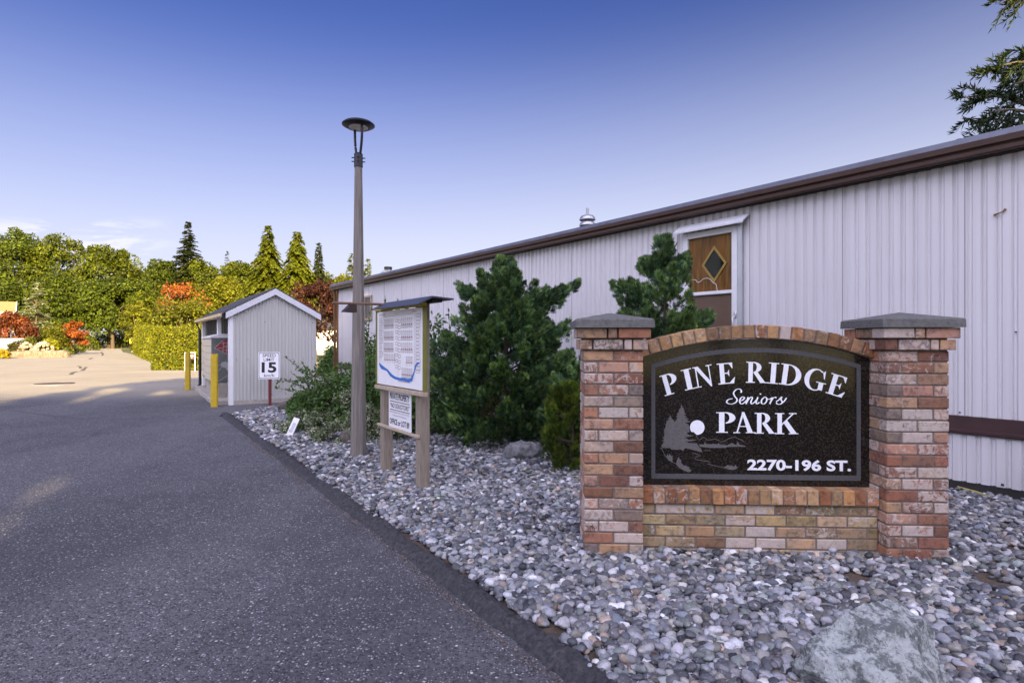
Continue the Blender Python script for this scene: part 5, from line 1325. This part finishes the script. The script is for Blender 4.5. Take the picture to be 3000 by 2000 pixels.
conifer('cedar_tree', 'first tall yellow green cedar above the shed roof', 785, 86, 658, 250, CEDAR, 203, W_, 46, 1.0, .55, .03, .85, 1.5, None, .35, "tree", .42)
conifer('cedar_tree', 'second dense yellow green cedar, next to the thin drooping conifer', 871, 83, 676, 255, CEDAR, 204, W_, 46, 1.0, .55, .03, .80, 1.5, None, .35, "tree", .42)
conifer('hemlock_tree', 'thin dark drooping topped conifer nearest the lamp post', 934, 85, 709, 175, SPRUCE, 205, W_, 36, .85, .5, .05, 1.25, 1.3, None, .35, 'tree', .45)
conifer('cedar_tree', 'yellow green cedar top partly hidden by the lamp post', 1031, 82, 739, 130, CEDAR, 206, W_, 24, .8, .5)
conifer('cedar_tree', 'cedar top just above the white house roof end', 1076, 73, 755, 130, CEDAR, 207, W_, 24, .7, .5)
conifer('spruce_tree', 'pale blue spruce with open layered branches beside the tan roofed house', 106, 80, 826, 112, BLUESP, 208, None, 17, .95, .05, .1, .85, .75, None, .25)
tree('maple_tree', 'bright orange red maple above the clipped hedge', 'tree', 530, 62, 828, 165, RED, 301, leaf=.30, nc=46, per=17, zlo=.50, trunk=.09, bark=PALEBARK)
tree('maple_tree', 'dark red brown maple in front of the tan roofed house', 'tree', 40, 56, 912, 130, REDBROWN, 302, leaf=.26, nc=56, per=75, zlo=.14, trunk=.13, bark=PALEBARK)
tree('maple_tree', 'small orange leaved maple beside the road end', 'tree', 217, 63, 938, 78, RED, 303, leaf=.26, nc=34, per=75, zlo=.12, trunk=.07)
tree('plum_tree', 'dark purple leaved plum between the shed and the white house', 'tree', 925, 46, 800, 190, PLUM, 304, leaf=.28, nc=64, per=60, zlo=.03, trunk=.14)
tree('yellow_green_tree', 'light yellow green feathery small tree beside the long hedge', 'tree', 405, 84, 885, 110, GREEN_Y, 305, leaf=.34, nc=44, per=70, zlo=.06, trunk=.07, bark=PALEBARK)
tree('yellow_green_tree', 'yellow green bushy tree under the bright orange red maple', 'tree', 540, 52, 878, 205, [(.165, .165, .008, 3), (.115, .125, .008, 3), (.07, .08, .008, 2)], 306, leaf=.26, nc=60, per=110, zlo=.03, trunk=.09)
def gsh(name, label, cat, px, Y, wpx, top, pal, seed, **kw):
    f = Y/FOC; shrub(name, label, cat, (px-1500)*f, Y, wpx*f/2, wpx*f/2.6, EYE+(1000-top)*f, pal, seed, **{**dict(leaf=.2, n=1800, nc=30), **kw})
gsh('garden_shrub', 'rounded green bush beside the orange leaved maple', 'shrub', 145, 60, 112, 942, GREEN_Y, 51, leaf=.24, n=4200, nc=44)
gsh('garden_shrub', 'green broom like shrub behind the small orange maple trunk', 'shrub', 185, 66, 60, 955, GREEN_A, 57, leaf=.24, n=2000)
gsh('clipped_mound', 'smooth clipped green mound before the dark red brown maple', 'shrub', 83, 54.5, 62, 984, [(.13, .14, .02, 1), (.10, .115, .02, 1)], 52, leaf=.14, n=3600, lobes=.5)
gsh('garden_shrub', 'bright yellow leaved shrub above the pink and white flowers', 'shrub', 145, 53.5, 58, 984, [(.34, .33, .015, 2), (.24, .26, .015, 2)], 53, leaf=.2, n=1800)
gsh('garden_shrub', 'dark green bush in the gap between the shed and the white ribbed house', 'shrub', 985, 24, 120, 1008, LAUREL, 64, leaf=.13, n=4200, nc=46)
PINK = [(.75, .62, .62, 3), (.68, .42, .48, 2), (.8, .75, .7, 2)]
gsh('flower_bush', 'pink and white flowering bush above the stone edging near its pot end', 'flower bush', 78, 51.8, 48, 1004, GREEN_A, 54, leaf=.2, n=1100, blossoms=(PINK, 70, .24), group='flowering bushes')
gsh('flower_bush', 'white and pink flowering bush under the bright yellow shrub', 'flower bush', 130, 51.8, 66, 1002, GREEN_A, 55, leaf=.2, n=1300, blossoms=(PINK, 110, .26), group='flowering bushes')
gsh('garden_shrub', 'dark bronze green shrub under the dark red brown maple by the flower pot', 'shrub', 46, 52.6, 46, 992, [(.07, .075, .012, 2), (.10, .05, .02, 1)], 63, leaf=.2, n=1500)
gsh('flower_bush', 'low yellow flowering bush cut by the picture edge', 'flower bush', 6, 47.5, 46, 1022, [(.16, .17, .012, 1), (.40, .34, .02, 1)], 56, leaf=.16, n=1400, blossoms=([(.7, .42, .03, 1)], 50, .16))
gsh('garden_shrub', 'low green spreading shrub at the road edge by the stones', 'shrub', 186, 55, 52, 1018, [(.12, .16, .03, 1), (.10, .12, .02, 1)], 58, leaf=.16, n=1400)
gsh('garden_shrub', 'low green shrub just short of the road end', 'shrub', 226, 74, 44, 1006, [(.12, .15, .02, 1), (.09, .11, .02, 1)], 59, leaf=.2, n=1200)
gsh('garden_shrub', 'green shrub at the trunk foot of the wood edge', 'shrub', 262, 92, 52, 975, GREEN_A, 60, leaf=.32, n=1500)
gsh('garden_shrub', 'dark green undergrowth bush behind the wooden fence', 'shrub', 330, 121, 120, 940, GREEN_B, 61, leaf=.45, n=2600)
gsh('garden_shrub', 'bushy yellow green undergrowth by the yellow speed sign', 'shrub', 402, 66, 34, 962, GREEN_Y, 62, leaf=.26, n=1500)
q = on_ground(32, 1036)
t = thing('flower_pot', 'terracotta pot of yellow green leaves by the pale garage wall', 'plant pot', (q.x-1, 53.0, 0)); MB().lathe([(.42, 0), (.62, .95), (.66, .95), (.66, 1.1), (.55, 1.1)], 20).build('pot', mat('terracotta', (.30, .14, .09), .8, vary=.15), t)
fo = Fol(); n = 300; r = np.random.default_rng(6); d = sph(r, n); d[:, 2] = abs(d[:, 2]); fo.quads(np.array([0, 0, 1.1])+d*np.array([.7, .6, .45]), sph(r, n), d, np.full(n, .22), np.full(n, .14), pick(r, GREEN_Y, n)); fo.build('leaves', LEAF, t)
# stone edging, rocks at the road end, fence
mb = MB(); rng = random.Random(9); w = thing('stone_edging', 'low tan stone edging wall under the flower bushes', 'garden wall', (0, 0, 0)); A, B = on_ground(28, 1048), on_ground(188, 1047)
parts = 15
for i in range(parts):
    c = A+(B-A)*((i+.5)/parts); V, F = ico(2); s = np.array([.36, .34, rng.uniform(.30, .48)])*rng.uniform(.85, 1.15); W = np.clip(V, -.72, .72)/.72*s*(1+.12*np.array([mn.noise(tuple(v*2+i)) for v in V]))[:, None]
    mb.add(W+np.array([c.x, c.y+.3, .2]), F.tolist())
mb.build('stones', TANROCK, w)
for i, (px, py, s, lab) in enumerate(((66, 1042, .9, 'pale tan slab rock standing in the stone edging'), (136, 1044, .75, 'pale rock at the road corner of the flower bed'), (245, 1016, 1.5, 'tan boulder at the far road end beside the green shrub'), (210, 1022, 1.0, 'whitish boulder before the small orange maple'), (332, 1016, 1.35, 'round tan boulder in the middle of the far road end'), (285, 1017, 1.2, 'low tan boulder before the fallen log'))):
    q = on_ground(px, py); rock('boulder', lab, (q.x, q.y+s*.5, s*.15), (s, s*.7, s*.55), 60+i, TANROCK, 0, 8, .1, 3)
a, b = on_ground(285, 1017), on_ground(322, 1017); a.y += 3; b.y += 3
mb = MB(); mb.tube([(a.x, a.y, 1.9), ((a.x*2+b.x)/3, a.y, .8), (b.x, b.y, .35)], [.18, .28, .2], 8); tag(mb.build('fallen_log', mat('bleached_log', (.42, .32, .22), .9, vary=.3)), 'bleached fallen log lying before the wooden fence', 'log')
fe = thing('rail_fence', 'dark wooden rail fence across the far road end', 'fence', (0, 0, 0)); Yf = 119.5
xs = np.arange((255-1500)*Yf/FOC, (385-1500)*Yf/FOC, 2.4)
for x in xs: MB().box(x-.09, x+.09, Yf-.09, Yf+.09, -.1, 1.25, .02).build('post', BARK, fe)
for z in (.45, .95): MB().box(xs[0], xs[-1], Yf-.14, Yf-.095, z, z+.14, .01).build('rail', BARK, fe)
# verge under the hedge and trees at the road end: paler gravel
sheet('verge', [(-77, 112), (-86, 111), (-90, 122), (-60, 122)], .004, mat('pale_gravel', (.40, .33, .26), .95, vary=.35, vscale=3))
sheet('verge', [(-24.6, 40.6), (-17.9, 29.6), (-9, 30.4), (-9, 34), (-24, 52), (-39.3, 60.6)], .004, mat('dry_verge', (.26, .22, .13), .95, vary=.35, vscale=1.2))

# ------------------------------------------------------------------ house across the road, neighbour home
f = 60/FOC
hl = thing('bungalow', 'white bungalow with tan roof behind the dark red brown maple', 'house', ((44-1500)*f, 60, 0), R(40))
ez, rzz = EYE+(1000-915)*f, EYE+(1000-902)*f
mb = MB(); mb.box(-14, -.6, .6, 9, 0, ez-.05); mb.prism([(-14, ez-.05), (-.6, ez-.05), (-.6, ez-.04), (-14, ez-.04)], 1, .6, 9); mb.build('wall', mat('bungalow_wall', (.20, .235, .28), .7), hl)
mb = MB(); mb.prism([(0, ez+.02), (4.8, rzz+.9), (9.6, ez+.02), (9.6, ez-.1), (4.8, rzz+.78), (0, ez-.1)], 0, -14, 0); mb.build('roof', mat('tan_shingles', (.42, .24, .09), .9, vary=.2), hl)
mb = MB(); mb.box(-14, .05, -.06, -.003, ez-.32, ez+.03); mb.prism([(0, ez+.05), (4.8, rzz+.93), (9.6, ez+.05), (9.6, ez-.3), (4.8, rzz+.58), (0, ez-.3)], 0, .003, .08); mb.build('fascia', WHITE, hl)
MB().box(-2.2, -1.2, .54, .6, 1.1, 2.3).build('window', DARKGLASS, hl)
g = thing('garden_shed', 'pale blue panelled box wall at the picture edge beside the flower pot', 'garden shed', ((6-1500)*53/FOC, 54.5, 0)); mb = MB(); mb.box(-1.6, .5, 0, .8, 0, 1.62); [mb.box(-1.5+k*.5, -1.1+k*.5, -.02, 0, .1, 1.5, .005) for k in range(4)]; mb.build('wall', mat('pale_blue_panel', (.26, .34, .42), .6), g)
MB().box(-1.7, .58, -.1, .9, 1.62, 1.72, .01).build('lid', TRIM, g)
f = 62/FOC
nb = thing('neighbour_home', 'white sunlit home glimpsed between the shed and the white ribbed house', 'house', ((985-1500)*f, 62, 0))
MB().box(-4, 5, 0, 6, 0, 2.9).build('wall', WHITE, nb); mb = MB(); mb.prism([(-.5, 2.88), (3, 4.1), (6.5, 2.88), (6.5, 2.80), (-.5, 2.80)], 0, -4.4, 5.4); mb.build('roof', SHINGLE, nb)

# ------------------------------------------------------------------ big cedar behind the house, only limbs reach the picture
T0 = Vector((10.6, 10.8, 0)); ct = thing('cedar_tree', 'dark drooping cedar limbs hanging over the white house roof', 'tree', T0)
r = np.random.default_rng(15); fo = Fol(); mb = MB(); mb.tube([(0, 0, -.2), (0, 0, 5), (.1, 0, 11)], [.38, .28, .08], 10)
DK = [(.018, .032, .014, 3), (.028, .052, .016, 2), (.045, .08, .02, 1)]
def limb(z0, tip, n, droop, hang):
    tip = np.array(tip); b = np.array([0, 0, z0]); s = np.linspace(0, 1, 12)
    P = b+(tip-b)*s[:, None]; P[:, 2] += np.sin(s*math.pi)*.35; mb.tube([tuple(p) for p in P], list(.05*(1-s)+.008), 6)
    for k in range(n):
        u = r.uniform(.12, 1)**.8; p = b+(tip-b)*u; p[2] += math.sin(u*math.pi)*.35
        d = unit(unit(tip-b)*(.9)+r.normal(0, .45, 3)+np.array([0, 0, -droop])); Lg = r.uniform(.25, .75)*(1.1-.6*u)
        q = np.linspace(.1, 1, 14); S = p+d*(Lg*q)[:, None]; S[:, 2] -= q*q*Lg*hang; mb.tube([tuple(S[0]), tuple(S[7]), tuple(S[-1])], [.007, .005, .002], 4, cap=False)
        for sd in (-1, 0, 1):
            dd = d+r.normal(0, .5, (14, 3))+np.array([0, 0, -.35*hang]); fo.quads(S, dd, sph(r, 14), r.uniform(.09, .19, 14), r.uniform(.02, .034, 14), pick(r, DK, 14))
def wl_(px, py, Y): p = at_depth(px, py, Y)-T0; return tuple(p)
limb(5.3, wl_(2800, 290, 10.4), 20, .1, .35); limb(6.2, wl_(2890, 215, 10.6), 15, .15, .5); limb(4.7, wl_(2835, 350, 10.5), 20, .5, 1.1); limb(5.0, wl_(2900, 330, 10.0), 22, .6, 1.2); limb(4.4, wl_(2850, 400, 10.8), 18, .5, 1.0)
limb(5.6, wl_(2960, 250, 10.2), 15, .4, .9); limb(7.3, wl_(2930, 10, 10.5), 16, .2, .5); limb(8.4, wl_(2960, -60, 10.8), 30, .2, .5); limb(6.4, (1.5, 1, 7), 40, .3, .6); limb(7.0, (.4, 1.8, 7.4), 40, .3, .6)
fo.build('crown', NEEDLE, ct); mb.build('trunk', BARK, ct)

# ------------------------------------------------------------------ the tall trees behind the camera whose shade lies over the entrance
def shade_crown(name, r, parent, x, y, h, rw, gaps=()):
    nc = 150; d = sph(r, nc); C = d*(r.uniform(.2, .95, nc)**.5)[:, None]*np.array([rw, rw, (h-2.6)/2-.6])+np.array([0, 0, (h+2.6)/2])
    fo = Fol(); clump_leaves(fo, r, C, r.uniform(1.0, 1.6, nc), 190, .48, .6, GREEN_A, .2, .8)
    v, c = np.concatenate(fo.v), np.concatenate(fo.c); m = v.mean(1)+np.array([x, y, 0]); keep = np.ones(len(v), bool); S = np.array(SDIR)
    for px, py, rad in gaps:
        g = np.array(on_ground(px, py)); w = m-g; t = w @ S; dist = np.linalg.norm(w-np.outer(t, S), axis=1); keep &= dist > rad*r.uniform(.75, 1.3, len(v))
    fo.v, fo.c = [v[keep]], [c[keep]]; fo.build(name, LEAF, parent)
def shade_trunk(t, h):
    mb = MB(); mb.tube([(0, 0, -.3), (.1, 0, h*.4), (0, 0, h*.8)], [.36, .26, .08], 8)
    for k in range(6): a = k*1.05; mb.tube([(0, 0, h*.22), (1.2*math.cos(a), 1.2*math.sin(a), h*.35), (2.6*math.cos(a), 2.6*math.sin(a), h*.5)], [.12, .08, .03], 5)
    mb.build('trunk', BARK, t)
GS = 'shade trees along the street'
t0 = thing('shade_tree', 'shorter shade tree at the end of the row across the street', 'tree', (7.6, -20, 0), 0, GS)
shade_crown('crown', np.random.default_rng(90), t0, 7.6, -20, 15.0, 4.7, ((150, 1440, .24), (200, 1436, .14), (12, 1560, .20), (5, 1360, .16), (330, 1145, .5), (480, 1150, .35), (240, 1170, .4))); shade_trunk(t0, 15.0)
GAPS = ((150, 1440, .24), (200, 1436, .14), (12, 1560, .20), (5, 1360, .16), (330, 1145, .5), (480, 1150, .35), (240, 1170, .4))
t1 = thing('shade_tree', 'tall shade tree set back from the row across the street', 'tree', (11.6, -23.5, 0), 0, GS)
shade_crown('crown', np.random.default_rng(93), t1, 11.6, -23.5, 18.8, 4.7, GAPS); shade_trunk(t1, 18.8)
first = thing('shade_tree', 'tall dense shade tree in the row across the street', 'tree', (14.6, -20.5, 0), 0, GS)
shade_crown('crown', np.random.default_rng(91), first, 0, 0, 18.2, 4.9); shade_trunk(first, 18.2)
for i, (x, y, s) in enumerate(((21.6, -20, 1.0), (28.8, -21, 1.05), (36, -20, 1.0))):
    o = copy_tree(first); o.location = (x, y, 0); o.rotation_euler = (0, 0, 1+i*1.3); o.scale = (1, 1, s)
